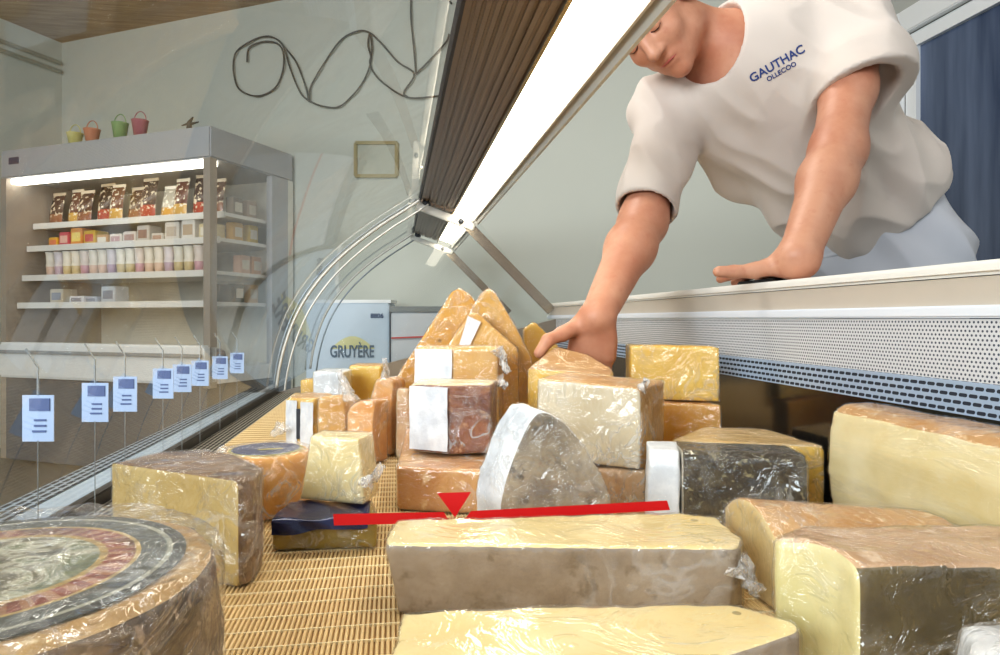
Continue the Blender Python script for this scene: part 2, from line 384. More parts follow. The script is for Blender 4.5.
M_lamp = (lambda t: t.done(t.pbr((1, .95, .85), .5, emit=(1, .93, .8), es=5)))(NT('fluorescent_tube'))
fbox(MB(), 0, WID, 0, DEP, TOPZ-.17, TOPZ).build('canopy', M_fgrey, fridge, bevel=.008)
fbox(MB(), 0, WID, DEP-.05, DEP, FLOOR+.02, TOPZ-.17).build('back_panel', M_fin, fridge)
fbox(MB(), .03, WID-.05, .03, .09, TOPZ-.2, TOPZ-.172).build('lamp_tube', M_lamp, fridge)
fbox(MB(), WID-.05, WID, 0, DEP-.05, FLOOR+.02, TOPZ-.17).build('side_panel', M_tan, fridge)
pm = MB(); fbox(pm, 0, .045, 0, .05, FLOOR+.5, TOPZ-.17); pm.build('corner_post', M_tan, fridge)
pm = MB(); fbox(pm, 0, .04, DEP-.2, DEP-.05, FLOOR+.5, TOPZ-.17); pm.build('rear_post', M_fgrey, fridge)
sheet('side_glass', FW(.02, .05, -.1), FW(.02, DEP-.2, -.1), FW(.02, DEP-.2, TOPZ-.17), FW(.02, .05, TOPZ-.17), 1, 1, glass_mat('side_glass', 1, haze=.12), fridge)
zf_top = .11; zf_bot = -.10
fbox(MB(), 0, WID-.05, -.05, .06, zf_bot, zf_top).build('front_panel', M_white, fridge, bevel=.012)
fbox(MB(), 0, WID-.05, .06, DEP-.05, zf_bot, -.02).build('deck_pan', M_white, fridge)
fbox(MB(), .02, WID-.05, .0, DEP-.05, FLOOR+.02, zf_bot).build('plinth', simple('plinth_dark', S('#4b5562'), .5, var=.1), fridge)  # reflection in the case glass put into the dark base colour
m = MB(); fbox(m, 0, WID-.05, -.07, -.05, .045, .065); m.build('bumper_rail', simple('bumper', S('#9aa0a6'), .4, .3), fridge, bevel=.004)
m = MB(); fbox(m, WID-.16, WID-.08, -.006, 0, TOPZ-.09, TOPZ-.05); m.build('maker_plate', simple('plate_navy', S('#38405c'), .5), fridge)
shelves = [.845, .70, .515, .345]
shv = [.17, .13, .1, .07]
for z, v0 in zip(shelves, shv):
    m = MB(); fbox(m, .05, WID-.06, v0, DEP-.055, z-.02, z); fbox(m, .05, WID-.06, v0-.012, v0, z-.03, z+.006); m.build('shelf', M_shelf, fridge)
# goods; the prototypes are copied
def copy_tree(o, parent=None):
    c = o.copy(); COL.objects.link(c)
    if parent: c.parent = parent
    for ch in list(o.children): copy_tree(ch, c)
    return c
def place(proto_list, first_used, idx, loc, rz, label, cat, group):
    pr = proto_list[idx]
    if idx not in first_used: o = pr; first_used.add(idx)
    else: o = copy_tree(pr)
    o.location = loc; o.rotation_euler = (0, 0, rz); tag(o, label, cat, group); return o
RZ = math.atan2(rx.y, rx.x)
def bag_proto(c1, c2, c3, w=.12, h=.2):
    e = empty('snack_bag', (0, 0, 0)); t = NT('bag_print'); v = t.coord('Object', (1, 1, 1))
    sp = t.n('ShaderNodeSeparateXYZ'); t.l(v, sp.inputs[0])
    c = t.mix(t.math('GREATER_THAN', sp.outputs[2], h*.36), c2, c1)
    c = t.mix(t.math('GREATER_THAN', t.noise(v, 34, 3), .56), c, c3)
    mat = t.done(t.pbr(c, .25))
    vs = []; fs = []; nu, nv = 8, 10
    for s in (-1, 1):
        for j in range(nv+1):
            for i in range(nu+1):
                a, b = i/nu, j/nv; bul = .022*math.sin(math.pi*a)**.6*(1-b**3)*(.55+.45*math.sin(math.pi*min(1, b*1.3)))
                vs.append(((a-.5)*w*(1-.05*b), s*bul+.03*b*b, b*h+.004*math.sin(a*9)))
    k0 = (nu+1)*(nv+1)
    for s in (0, 1):
        for j in range(nv):
            for i in range(nu): k = s*k0+j*(nu+1)+i; q = (k, k+1, k+nu+2, k+nu+1); fs.append(q if s == 0 else q[::-1])
    mk('pouch', vs, fs, mat, e, True, True)
    m = MB(); m.box((-w*.48, .026, h-.004), (w*.48, .031, h+.014)); m.build('sealed_top', simple('bag_seal', c3, .3), e, local=True)
    return e
bags = [bag_proto(S('#4a3128'), S('#8b5a3c'), S('#c9b9a0')), bag_proto(S('#6b4436'), S('#c79f55'), S('#e6dcc6'), .11, .22), bag_proto(S('#3b2a2a'), S('#a8432f'), S('#d7c8ae'), .13, .24), bag_proto(S('#b8b2a4'), S('#c9963c'), S('#efe9da'), .11, .19)]
used = set()
ub = [(1.47,0),(1.345,1),(1.22,0),(1.085,2),(.955,1),(.83,0),(.70,2),(.57,3),(.45,1),(.32,2),(.19,0)]
for k, (u, i) in enumerate(ub):
    big = k in (7, 9)
    o = place(bags, used, i, FW(u, .24+.03*(k % 2), shelves[0]), RZ+random.uniform(-.06, .06), 'upright foil bag of brown and gold print on the refrigerator top shelf', 'bag', 'bags on the top refrigerator shelf')
# second shelf: yellow/pink packets, pale boxes, jars
def packet(w, h, d, col, name='packet', col2=None):
    e = empty(name, (0, 0, 0)); m = MB(); m.box((-w/2, 0, 0), (w/2, d, h)); m.build('carton', simple('carton', col, .4, var=.15, sc=60), e, bevel=.004, local=True)
    m = MB(); m.box((-w*.36, -.0015, h*.25), (w*.36, .001, h*.75)); m.build('printed_band', simple('band', col2 or S('#c9c4b8'), .4), e, local=True)
    return e
for k, (u, w, h, c, c2) in enumerate([(1.38,.08,.06,'#e0b040','#d9805a'),(1.285,.085,.09,'#cc5a6a','#e3b9a9'),(1.18,.095,.11,'#dd9a52','#e9d27a'),(1.07,.095,.09,'#d5b44e','#c55c5a'),(.965,.095,.06,'#c8a070','#e3ddd0'),
        (.855,.095,.06,'#ddd5cc','#b99'.replace('#b99','#bb9999')),(.745,.1,.07,'#d8d0c8','#a98880'),(.64,.09,.1,'#c9c4bc','#8f6f66'),(.53,.09,.05,'#cfc9c0','#b09080'),(.42,.1,.11,'#d9d3ca','#b8aca0'),(.30,.1,.12,'#e0dcd4','#bda890'),(.17,.1,.09,'#d8c8a0','#e8e0d0')]):
    e = packet(w, h, .1, S(c), 'food_packet', S(c2)); e.location = FW(u+.02, .17, shelves[1]); e.rotation_euler = (0, 0, RZ+random.uniform(-.03, .03))
    cols = ['yellow', 'pink', 'orange', 'golden', 'tan', 'cream', 'cream', 'tall beige', 'low beige', 'upright white', 'taller white', 'ivory']
    tag(e, '%s food packet on the second refrigerator shelf, %s from the left end' % (cols[k], ['first', 'second', 'third', 'fourth', 'fifth', 'sixth', 'seventh', 'eighth', 'ninth', 'tenth', 'eleventh', 'twelfth'][k]), 'packet')
def cup(c1, c2):
    e = empty('dairy_cup', (0, 0, 0)); m = MB(); m.lathe([(.024, 0), (.03, .072), (.026, .075), (.031, .142), (.033, .145)], seg=16)
    t = NT('cup_print'); v = t.coord(); sp = t.n('ShaderNodeSeparateXYZ'); t.l(v, sp.inputs[0])
    c = t.mix(t.math('GREATER_THAN', sp.outputs[2], .06), c1, c2)
    m.build('cup', t.done(t.pbr(c, .3)), e, smooth=True, local=True)
    m = MB(); m.lathe([(.034, .145), (.035, .149), (.02, .15)], seg=16); m.build('foil_lid', M_shelf, e, local=True); return e
cups = [cup(S('#d9b9a4'), S('#e9e1d2')), cup(S('#c99aa4'), S('#e4d6cc')), cup(S('#cdb98a'), S('#ece5d4')), cup(S('#b59db0'), S('#ddd5d8'))]
used = set()
for k in range(17): place(cups, used, (k*7+k//3) % 4, FW(1.40-k*.0735, .16, shelves[2]), RZ, 'slim pastel dairy cup in the row on the third refrigerator shelf', 'cup', 'dairy cups on the third refrigerator shelf')
for k, (u, w, h, c, nm) in enumerate([(1.33,.11,.09,'#c8bfae','beige'),(1.16,.12,.045,'#d9dce2','flat white'),(1.04,.1,.04,'#b9bcc6','flat grey'),(.9,.11,.1,'#c6ccd2','upright blue-grey'),(.12,.1,.1,'#5e5a50','dark')]):
    e = packet(w, h, .1, S(c), 'food_box', S('#8e93a0')); e.location = FW(u, .14, shelves[3]); e.rotation_euler = (0, 0, RZ)
    tag(e, '%s food box on the fourth refrigerator shelf' % nm, 'box')
def tray(c):
    e = empty('wrapped_tray', (0, 0, 0)); m = MB(); m.box((-.065, 0, 0), (.065, .14, .03)); m.build('tray', M_shelf, e, bevel=.006, local=True)
    m = MB(); m.lathe([(.03, .0), (.055, .02), (.05, .05), (.02, .065)], c=(0, .07, .028), seg=14); m.build('contents', simple('tray_food', c, .35, var=.3, sc=40), e, smooth=True, local=True); return e
trays = [tray(S('#7d5a55')), tray(S('#b9a08e')), tray(S('#8f8f9c'))]; used = set()
for k in range(9): place(trays, used, k % 3, FW(1.42-k*.16, .08, -.02), RZ, 'film-wrapped tray of dark food in the bottom of the refrigerator', 'tray', 'trays in the refrigerator bottom')
for k, u in enumerate((1.32, 1.16, .82, .64, .3)):
    place(trays, used, (k+1) % 3, FW(u, .3, -.02), RZ, 'film-wrapped tray of dark food in the bottom of the refrigerator', 'tray', 'trays in the refrigerator bottom')
# side: orange and white packs visible through the side glass
for k, (v, z, c) in enumerate([(.24, .845, '#8d8478'), (.36, .845, '#b0a090'), (.24, .70, '#c49a4c'), (.37, .70, '#cdb04c'), (.3, .515, '#c9a58e'), (.4, .515, '#c99a72'), (.25, .345, '#4c5248'), (.37, .345, '#d0b18a')]):
    e = packet(.08, .11, .06, S(c), 'side_packet', S('#d8d0c0')); e.location = FW(.1, v+.09, z); e.rotation_euler = (0, 0, RZ+1.57)
    tag(e, 'small carton seen through the right end glass of the refrigerator', 'carton', 'cartons behind the refrigerator end glass')
# buckets on top
for (px, col, nm, hh) in ((75, '#c9c37a', 'pale yellow', .075), (92, '#c98468', 'orange red', .085), (120, '#7fa36c', 'green', .1), (140, '#a8606e', 'dark pink', .1)):
    u = (FR0-PD(px, 1, 0)).length
    d = P(px, HY, 1)-C0; s = (FR0+ry*.08).dot(ry)/d.dot(ry); p = d*s; b = empty('tin_bucket', (p.x, p.y, TOPZ), '%s little tin bucket on top of the refrigerator' % nm, 'bucket')
    mat = simple('bucket_paint', S(col), .4, var=.1)
    m = MB(); m.lathe([(.03, 0), (.045, hh), (.048, hh+.004), (.043, hh), (.03, .01)], seg=20); m.build('pail', mat, b, smooth=True, local=True)
    m = MB(); m.tube([Vector((rx.x*.046*math.cos(a), rx.y*.046*math.cos(a), hh+.055*math.sin(a))) for a in [math.pi*i/12 for i in range(13)]], .003, 6); m.build('bucket_handle', mat, b, smooth=True, local=True)
p = FW(.2, .06, TOPZ)
m = MB(); m.tube([p, p+Vector((0, 0, .05)), p+Vector((.02, 0, .08))], [.018, .012, .004], 8); m.tube([p+Vector((0, 0, .045)), p+Vector((-.04, 0, .03))], [.008, .003]); m.tube([p+Vector((0, 0, .04)), p+Vector((.05, 0, .055))], [.01, .003])
tag(m.build('shelf_clip', simple('dark_metal_clip', S('#4a4238'), .5), smooth=True), 'small dark clip standing on the front edge of the refrigerator top', 'clip')
# ---------------------------------------------------------------- display case
Y0, Y1, Y2 = -.25, 2.45, 3.42
case = empty('display_case', (.1, 1.1, FLOOR), 'refrigerated cheese display case with curved front glass and lit canopy', 'display case')
M_steel = simple('brushed_steel', S('#9aa2a8'), .3, .85, var=.06, sc=5)
M_chrome = simple('chrome_profile', S('#dcdad4'), .3, .35, var=.03)
M_darksteel = simple('dark_steel', S('#50545c'), .5, .5, var=.08, sc=4)
M_brown = simple('brown_anodised', S('#8a7b6e'), .35, .35, var=.08)
M_ledge = simple('ledge_beige', S('#c9bfb2'), .4, .15, var=.03)
M_ledge_top = simple('ledge_white', S('#e8e5de'), .3, var=.02)
M_ledge_lip = simple('ledge_lip', S('#dfe3ea'), .3, .0, var=.02)
M_slots_blue = slot_mat('slotted_steel', S('#a9bad0'), S('#2a2f3a'), .0125, .0080, .0034, .0019, .3, .3)
M_holes = slot_mat('perforated_sheet', S('#d8d9dc'), S('#4a5060'), .0052, .0045, 0, .0013, .35, .15)
M_slots_reflected = slot_mat('reflected_slot_steel', S('#93a2b0'), S('#2c3036'), .026, .012, .0080, .0036, .3, .2)
M_glass = glass_mat('curved_glass', .85, (.93, .96, .96), haze=.17, base=.01)
M_wood_dark = simple('case_body', S('#8e9298'), .5, .1)
# deck
m = MB(); m.box((-.40, Y0, -.02), (.585, Y1, -.006)); m.build('deck', M_steel, case)
m = MB(); m.box((-.52, Y0, FLOOR), (-.50, Y2, -.03)); m.box((-.5, Y0, FLOOR), (.6, Y0+.02, -.03)); m.box((.58, Y0, FLOOR), (.6, Y2, -.03)); m.build('body_panels', M_wood_dark, case)
# deck steel strip with slots between the glass and the mat
sheet('deck_slot_strip', (-.395, Y0, -.004), (-.395, Y1, -.004), (-.338, Y1, -.004), (-.338, Y0, -.004), 1, 1, slot_mat('deck_slots', S('#a9a291'), S('#2e2a26'), .02, .009, .006, .0028, .3, .5), case, smooth=False)
# rail; made-up sill and slots stand in for the band reflected in the glass
m = MB(); m.box((-.415, Y0, -.02), (-.398, Y1, .012)); m.build('glass_rail', simple('dark_rail', S('#3a3632'), .4, .3), case, bevel=.002)
m = MB(); m.box((-.53, Y0, -.03), (-.415, Y1, -.004)); m.build('reflection_sill', simple('reflection_blue_grey', S('#a9b9c8'), .35, .1), case, bevel=.002)
sheet('reflection_slots', (-.525, Y0, -.0025), (-.525, Y1, -.0025), (-.482, Y1, -.0025), (-.482, Y0, -.0025), 1, 1, M_slots_reflected, case, smooth=False)
# curved glass
prof = [(-.405, .01), (-.393, .09), (-.37, .18), (-.335, .27), (-.285, .355), (-.22, .435), (-.14, .51), (-.05, .58), (.04, .64), (.09, .675)]
prof = smooth_path(prof, 4)
def glass_section(name, ya, yb):
    v = []; f = []
    n = len(prof)
    for y in (ya, yb): v += [(x, y, z) for x, z in prof]
    f = [(i, i+1, n+i+1, n+i) for i in range(n-1)]
    return mk(name, v, f, M_glass, case, True)
glass_section('curved_front_glass', Y0, Y1-.01); glass_section('curved_front_glass', Y1+.03, Y2)
# curved end frames: thin edges of the glass and of the end panes
def curve_bar(y, sc=1.0, off=0, r=.006):
    return [(x+off*.5, y, z-off*.3) for x, z in prof]
for y, off, r, mat in ((Y1-.012, 0, .006, M_chrome), (Y1+.03, -.03, .004, M_steel), (Y1-.02, .055, .0035, M_chrome), (Y2-.03, 0, .006, M_chrome), (Y2, .05, .004, M_steel)):
    m = MB(); m.tube(curve_bar(y, 1, off), r, 6); m.build('curved_end_trim', mat, case, smooth=True)
# canopy section profile
def CP(t, d=0): # along underside from the front (0) to the back (1), d above the underside
    a = Vector((.09, CAMZ+.43)); b = Vector((.30, CAMZ+.36)); q = a+(b-a)*t; n = Vector((.316, .949)); return (q.x+n.x*d, q.y+n.y*d)
def canopy(ya, yb):
    ribs = [CP(0, 0)]; k = 9
    for i in range(k):
        t0 = .03+.52*i/k; w = .52/k
        deep = (.002, .005, .003, .007, .002, .005, .008, .003, .006)[i]
        ribs += [CP(t0, 0), CP(t0+w*.55, 0), CP(t0+w*.6, deep), CP(t0+w*.95, deep)]
    ribs += [CP(.565, 0), CP(.58, .0), CP(.59, .035), CP(.0, .035)]
    m = MB(); m.extr(ribs, ya, yb); m.build('canopy_profile', M_brown, case)
    m = MB(); m.extr([CP(-.03, -.006), CP(.0, -.008), CP(.02, .0), CP(.0, .04), CP(-.04, .04)], ya, yb); m.build('canopy_front_trim', M_darksteel, case)
    m = MB(); m.extr([CP(.60, .008), CP(.88, .008), CP(.89, .012), CP(.89, .028), CP(.60, .028)], ya+.02, yb-.03); m.build('lamp_diffuser', M_caselamp, case)
    m = MB(); m.extr([CP(.565, -.004), CP(.59, -.004), CP(.60, .01), CP(.59, .03), CP(.565, .03)], ya, yb); m.build('lamp_trim', simple('brass_trim', S('#b9a888'), .25, .7), case)
    m = MB(); m.extr([CP(.885, .004), CP(.895, -.002), CP(.925, -.013), CP(.94, -.013), CP(.945, -.004), CP(.96, -.008), CP(1.0, -.018), CP(1.02, -.018), CP(1.035, .008), CP(1.0, .035), CP(.885, .035)], ya, yb); m.build('chrome_rail', M_chrome, case)
    m = MB(); m.extr([CP(-.05, .036), CP(1.03, .036), CP(1.0, .055), CP(.0, .055)], ya, yb); m.build('canopy_top', M_whitegrey, case)
M_caselamp = (lambda t: t.done(t.pbr((1, .96, .88), .5, emit=(1, .91, .74), es=9)))(NT('case_lamp_diffuser'))
canopy(0.0, Y1); canopy(Y1+.06, Y2)
# end brackets and back struts
for (y, w) in ((Y1+.02, .03), (Y2+.0, .026)):
    a0 = CP(.02, -.02); a1 = CP(.98, -.03); end = (.575, CAMZ+.03)
    m = MB(); m.bar((a0[0]-.01, y, a0[1]), (a1[0], y, a1[1]), .03, w*.9); m.build('bracket', M_chrome, case, bevel=.004)
    m = MB(); m.bar((a1[0]-.02, y, a1[1]+.005), (end[0], y, end[1]), .008, .036); m.build('rear_strut', simple('strut_champagne', S('#a39a8c'), .25, .8), case, bevel=.002)
    m = MB(); m.tube([(a0[0]+.02, y-.02, a0[1]+.01), (a0[0]+.03, y+.02, a0[1]+.01)], .012, 12); m.tube([(a1[0]-.05, y-.02, a1[1]+.02), (a1[0]-.05, y+.02, a1[1]+.02)], .01, 12); m.build('hinge_knob', M_darksteel, case, smooth=True)
# end glass pane (inside the curved outline)
v = [(x, Y1+.02, z) for x, z in prof]+[(.3, Y1+.02, CAMZ+.36), (.575, Y1+.02, CAMZ+.03), (.575, Y1+.02, .02), (-.3, Y1+.02, .02)]
mk('end_glass', v, [tuple(range(len(v)))], glass_mat('end_glass', .8, (.95, .97, .96), haze=.05), case)
# end wall plate, sloped top
m = MB(); m.hexa([(-.398, Y1-.03, -.02), (.58, Y1-.03, -.02), (.58, Y1, -.02), (-.398, Y1, -.02), (-.398, Y1-.03, CAMZ-.252), (.58, Y1-.03, CAMZ-.0), (.58, Y1, CAMZ-.0), (-.398, Y1, CAMZ-.252)])
m.build('end_wall', simple('end_wall_steel', S('#8f877c'), .35, .5), case)
# ledge and back wall of the case
XB = .58
m = MB(); m.box((XB, Y0, CAMZ+.044), (XB+.26, Y1+.1, CAMZ+.059)); m.build('ledge_top', M_ledge_top, case, bevel=.004)
m = MB(); m.box((XB+.004, Y0, CAMZ+.014), (XB+.255, Y1+.1, CAMZ+.043)); m.build('ledge_front', M_ledge, case)
m = MB(); m.box((XB-.004, Y0, CAMZ+.001), (XB+.25, Y1+.1, CAMZ+.014)); m.build('ledge_lip', M_ledge_lip, case, bevel=.002)
m = MB(); m.box((XB+.23, Y0, FLOOR), (XB+.25, Y1+.1, CAMZ+.0)); m.build('staff_side_panel', M_wood_dark, case)
sheet('perforated_panel', (XB, Y0, CAMZ-.064), (XB, Y1, CAMZ-.064), (XB, Y1, CAMZ), (XB, Y0, CAMZ), 1, 1, M_holes, case, smooth=False)
sheet('slotted_panel', (XB-.006, Y0, CAMZ-.098), (XB-.006, Y1, CAMZ-.098), (XB, Y1, CAMZ-.064), (XB, Y0, CAMZ-.064), 1, 1, M_slots_blue, case, smooth=False)
sheet('back_wall_panel', (XB-.004, Y0, -.01), (XB-.004, Y1, -.01), (XB-.006, Y1, CAMZ-.098), (XB-.006, Y0, CAMZ-.098), 1, 1, simple('mirror_dark_steel', S('#6a6660'), .12, .9), case, smooth=False)
# black flat object lying on the ledge
p = P(722, 283, 1.17)
m = MB(); q = Vector((XB+.03, p.y, CAMZ+.058)); m.hexa([q+Vector(a) for a in ((0,-.07,0.0005),(.05,-.07,0.0005),(.05,.05,0.0005),(0,.05,0.0005),(0,-.07,.009),(.05,-.07,.009),(.05,.05,.009),(0,.05,.009))])
tag(m.build('phone', simple('black_plastic', (.01, .01, .012), .3), bevel=.002), 'flat black phone lying on the ledge beside the left hand', 'phone')
# ---------------------------------------------------------------- bamboo mat
t = NT('bamboo'); v = t.coord('Object', (60, 1, 1)); c = t.mix(t.noise(v, 6, 3), S('#c9a873'), S('#ead2a2'))
M_bamboo = t.done(t.pbr(c, .5)); M_thread = simple('mat_thread', S('#efe0bc'), .7)
mat_ = empty('bamboo_mat', (.05, 1.1, -.004), 'pale bamboo slat mat lying along the floor of the case', 'mat')
m = MB(); x = -.335
while x < .56:
    w = .0029+random.random()*.0005
    m.add([(x, Y0+.05, -.002), (x+w, Y0+.05, -.002), (x+w, Y1-.06, -.002), (x, Y1-.06, -.002), (x+w*.2, Y0+.05, -.0002), (x+w*.8, Y0+.05, -.0002), (x+w*.8, Y1-.06, -.0002), (x+w*.2, Y1-.06, -.0002)],
          [(4,5,6,7),(0,1,5,4),(1,2,6,5),(2,3,7,6),(3,0,4,7)]); x += .0041
m.build('slats', M_bamboo, mat_)
m = MB(); y = Y0+.06
while y < Y1-.08:
    m.box((-.336, y, -.002), (.56, y+.0013, .0002)); y += .027
m.build('threads', M_thread, mat_)
m = MB(); m.box((-.337, Y0+.05, -.0035), (.562, Y1-.06, -.0022)); m.build('backing', simple('mat_backing', S('#8a6c46'), .9), mat_)
# ---------------------------------------------------------------- price tags hanging inside the front glass
M_tag = simple('tag_card', S('#a9bbd8'), .4, var=.04); M_tagh = simple('tag_header', S('#55648e'), .5, var=.15, sc=90)
tag_px = [357, 300, 270, 232, 213, 195, 175, 158]
ords = ['nearest', 'second', 'third', 'fourth', 'fifth', 'sixth', 'seventh', 'eighth']
for k, q in enumerate(tag_px):
    D = .2616*FOC/680*1000/ (q*1.0); D = .38*680/(.988*q); w, h = .034, .05
    c = P(395-q, HY, D); x = c.x; y = c.y; zb = CAMZ-.107-h/2
    e = empty('price_tag', (x, y, zb), 'small pale blue price card along the front glass, %s from the viewer' % ords[k], 'price tag')
    m = MB(); u = CR*.5; a = Vector((x, y, zb))-CR*w/2; b = Vector((x, y, zb))+CR*w/2; n = CF*.001; z = Vector((0, 0, h))
    m.hexa([a, b, b+n, a+n, a+z, b+z, b+n+z, a+n+z]); card = m.build('card', M_tag, e)
    m = MB(); m.hexa([a+CR*.008-n+Vector((0,0,h*.66)), b-CR*.004-n+Vector((0,0,h*.66)), b-CR*.004+Vector((0,0,h*.66)), a+CR*.008+Vector((0,0,h*.66)), a+CR*.008-n+z*.93, b-CR*.004-n+z*.93, b-CR*.004+z*.93, a+CR*.008+z*.93]); m.build('card_header', M_tagh, card)
    m = MB()
    for zz in (.22, .34, .46): m.bar(a+CR*(.011+.002*(zz > .3))-n*.6+z*zz, b-CR*.008-n*.6+z*zz, .0006, .0022)
    m.build('card_lines', M_tagh, card)
    m = MB(); m.tube([Vector((x, y, zb+h)), Vector((x, y, zb+h+.03)), Vector((x-.012, y, zb+h+.05))], .0012, 6); m.tube([Vector((x, y, zb+.001)), Vector((x, y, 0.0))], .0006, 6); m.build('card_clip', M_steel, e)
# ---------------------------------------------------------------- acrylic divider with the red load mark
DD = .69
dv = empty('acrylic_divider', P(500, 560, DD)*1.0, 'clear acrylic divider bearing a red load-limit line with a pointed marker', 'divider')
dv.location.z = 0
def DP(px, py, o=0): return P(px, py, DD-o)
a = DP(330, 500); b = DP(672, 494)
zb = .001
mk('clear_sheet', [Vector((a.x, a.y, zb)), Vector((b.x, b.y, zb)), b, a], [(0, 1, 2, 3)], glass_mat('acrylic', .35, (.98, .985, .98)), dv)
M_red = simple('red_sticker', S('#c4141c'), .4, var=.04)
m = MB()
for pl in ([(333, 514), (444, 512), (449.5, 522.5), (334, 525.5)], [(471, 511), (667, 500.5), (670, 510), (463, 521.5)], [(437, 493), (471, 492), (455, 517.5)]):
    n = len(pl); v = [DP(x, y, .0012) for x, y in pl]+[DP(x, y, .0004) for x, y in pl]
    m.add(v, [tuple(range(n))[::-1], tuple(range(n, 2*n))]+[(i, (i+1) % n, n+(i+1) % n, n+i) for i in range(n)])
m.build('red_load_mark', M_red, dv)
# ---------------------------------------------------------------- cheeses
PM = {
 'comte': paste_mat('paste_olive_yellow', S('#b5985a'), S('#c2a86c')),
 'ivory': paste_mat('paste_ivory', S('#e6cf92'), S('#eedca8'), .08),
 'pale': paste_mat('paste_pale', S('#e0cd98'), S('#ecdfb8'), .14),
 'green': paste_mat('paste_green_white', S('#d6c98c'), S('#e6dbae'), .10),
 'yellow': paste_mat('paste_yellow', S('#dfb044'), S('#ecc662'), .10),
 'gold': paste_mat('paste_gold', S('#d69830'), S('#e2ae4e'), .10),
 'amber': paste_mat('paste_amber', S('#d29a3e'), S('#dfb25c'), .10),
 'peach': paste_mat('paste_peach', S('#e4a04e'), S('#eec283')),
 'cream': paste_mat('paste_cream', S('#e3cf9c'), S('#eeddb4'), .05),
 'grey': paste_mat('paste_grey', S('#a99f8c'), S('#c3baa4'), .10),
 'beige': paste_mat('paste_beige', S('#cfbe9c'), S('#e0d2b4'), .2),
 'olive': paste_mat('paste_olive', S('#a98d33'), S('#8f7c2c')),
 'tanpaste': paste_mat('paste_tan', S('#d3b880'), S('#e2cb9b'), .16),
}
RM = {
 'creamtop': rind_mat('rind_cream', S('#dcb878'), S('#e8cc98'), None, 12, .2),
 'paletan': rind_mat('rind_pale_tan', S('#b99470'), S('#d6b592'), S('#e4ccb0'), 12, .3),
 'brown': rind_mat('rind_brown', S('#6b5138'), S('#96785a'), S('#b8a088'), 34),
 'wheel': rind_mat('rind_wheel', S('#4a3b30'), S('#8c735c'), S('#b09a86'), 22),
 'wheeltop': rind_mat('rind_wheel_top', S('#a5814f'), S('#c9a877'), S('#dcc7a0'), 26),
 'tan': rind_mat('rind_tan', S('#b98a54'), S('#d0a877'), S('#e2caa4'), 14, .3),
 'greybrown': rind_mat('rind_grey_brown', S('#93826f'), S('#b0a08e'), S('#85745f'), 12, .3),
 'red': rind_mat('rind_red_brown', S('#6a3216'), S('#98562c'), S('#c08a5c'), 24, .5),
 'black': rind_mat('rind_black', S('#302b20'), S('#5a5038'), S('#8c8360'), 42, .6, lo=.45, hi=.7),
 'orange': rind_mat('rind_orange', S('#c4843a'), S('#d8a258'), S('#e8c48e'), 12, .25),
 'white': rind_mat('rind_white', S('#c9cdd2'), S('#e6e8ea'), None, 20, .3),
 'ash': rind_mat('rind_ash', S('#7d705f'), S('#b8a88e'), S('#5f5446'), 11, .4, lo=.40, hi=.62),
 'olivebrown': rind_mat('rind_olive_brown', S('#57482a'), S('#76653a'), None, 10, .3),
 'pink': rind_mat('rind_pink', S('#c79a6c'), S('#dcbc94'), S('#e8d4b8'), 16, .3),
 'yellowrind': rind_mat('rind_yellow', S('#c99344'), S('#dcae66'), None, 16, .3),
}
F_std = film_mat('cling_film', .05, .8)
F_haze = film_mat('cling_film_hazy', .16, .9, (14, 14, 14))
F_long = film_mat('cling_film_stretched', .02, .8, (4, 4, 30), bmp=.4)
F_bar = film_mat('cling_film_taut', .03, .9, (9, 9, 9), bmp=.35)
M_label = rind_mat('paper_label', S('#cfd2d8'), S('#eeeff1'), None, 14, .5, .3)
M_labelcream = simple('cream_label', S('#e8dfc8'), .5, var=.05)
def remeshed(A, B, vox, smooth_it=3, fac=.5):
    n = len(A); v = [Vector(p) for p in list(A)+list(B)]
    f = [tuple(range(n))[::-1], tuple(range(n, 2*n))]+[(i, (i+1) % n, n+(i+1) % n, n+i) for i in range(n)]
    me = bpy.data.meshes.new('tmp'); me.from_pydata([tuple(p) for p in v], [], f); me.update()
    bm = bmesh.new(); bm.from_mesh(me); bmesh.ops.recalc_face_normals(bm, faces=bm.faces)
    bm.to_mesh(me)
    bm2 = bm.copy(); tri = bmesh.ops.triangulate(bm2, faces=bm2.faces)
    bm2.free()
    polys = [list(p.vertices) for p in me.polygons]; bvh = BVHTree.FromPolygons([tuple(x.co) for x in me.vertices], polys)
    bm.free()
    o = bpy.data.objects.new('tmp', me); COL.objects.link(o)
    r = o.modifiers.new('r', 'REMESH'); r.mode = 'VOXEL'; r.voxel_size = vox
    s = o.modifiers.new('s', 'SMOOTH'); s.factor = fac; s.iterations = smooth_it
    out = bpy.data.meshes.new_from_object(o.evaluated_get(bpy.context.evaluated_depsgraph_get()))
    bpy.data.objects.remove(o)
    return out, bvh
def arrays(me):
    n = len(me.vertices); co = np.empty(n*3, np.float32); me.vertices.foreach_get('co', co)
    no = np.empty(n*3, np.float32); me.vertices.foreach_get('normal', no)
    return co.reshape(-1, 3), no.reshape(-1, 3)
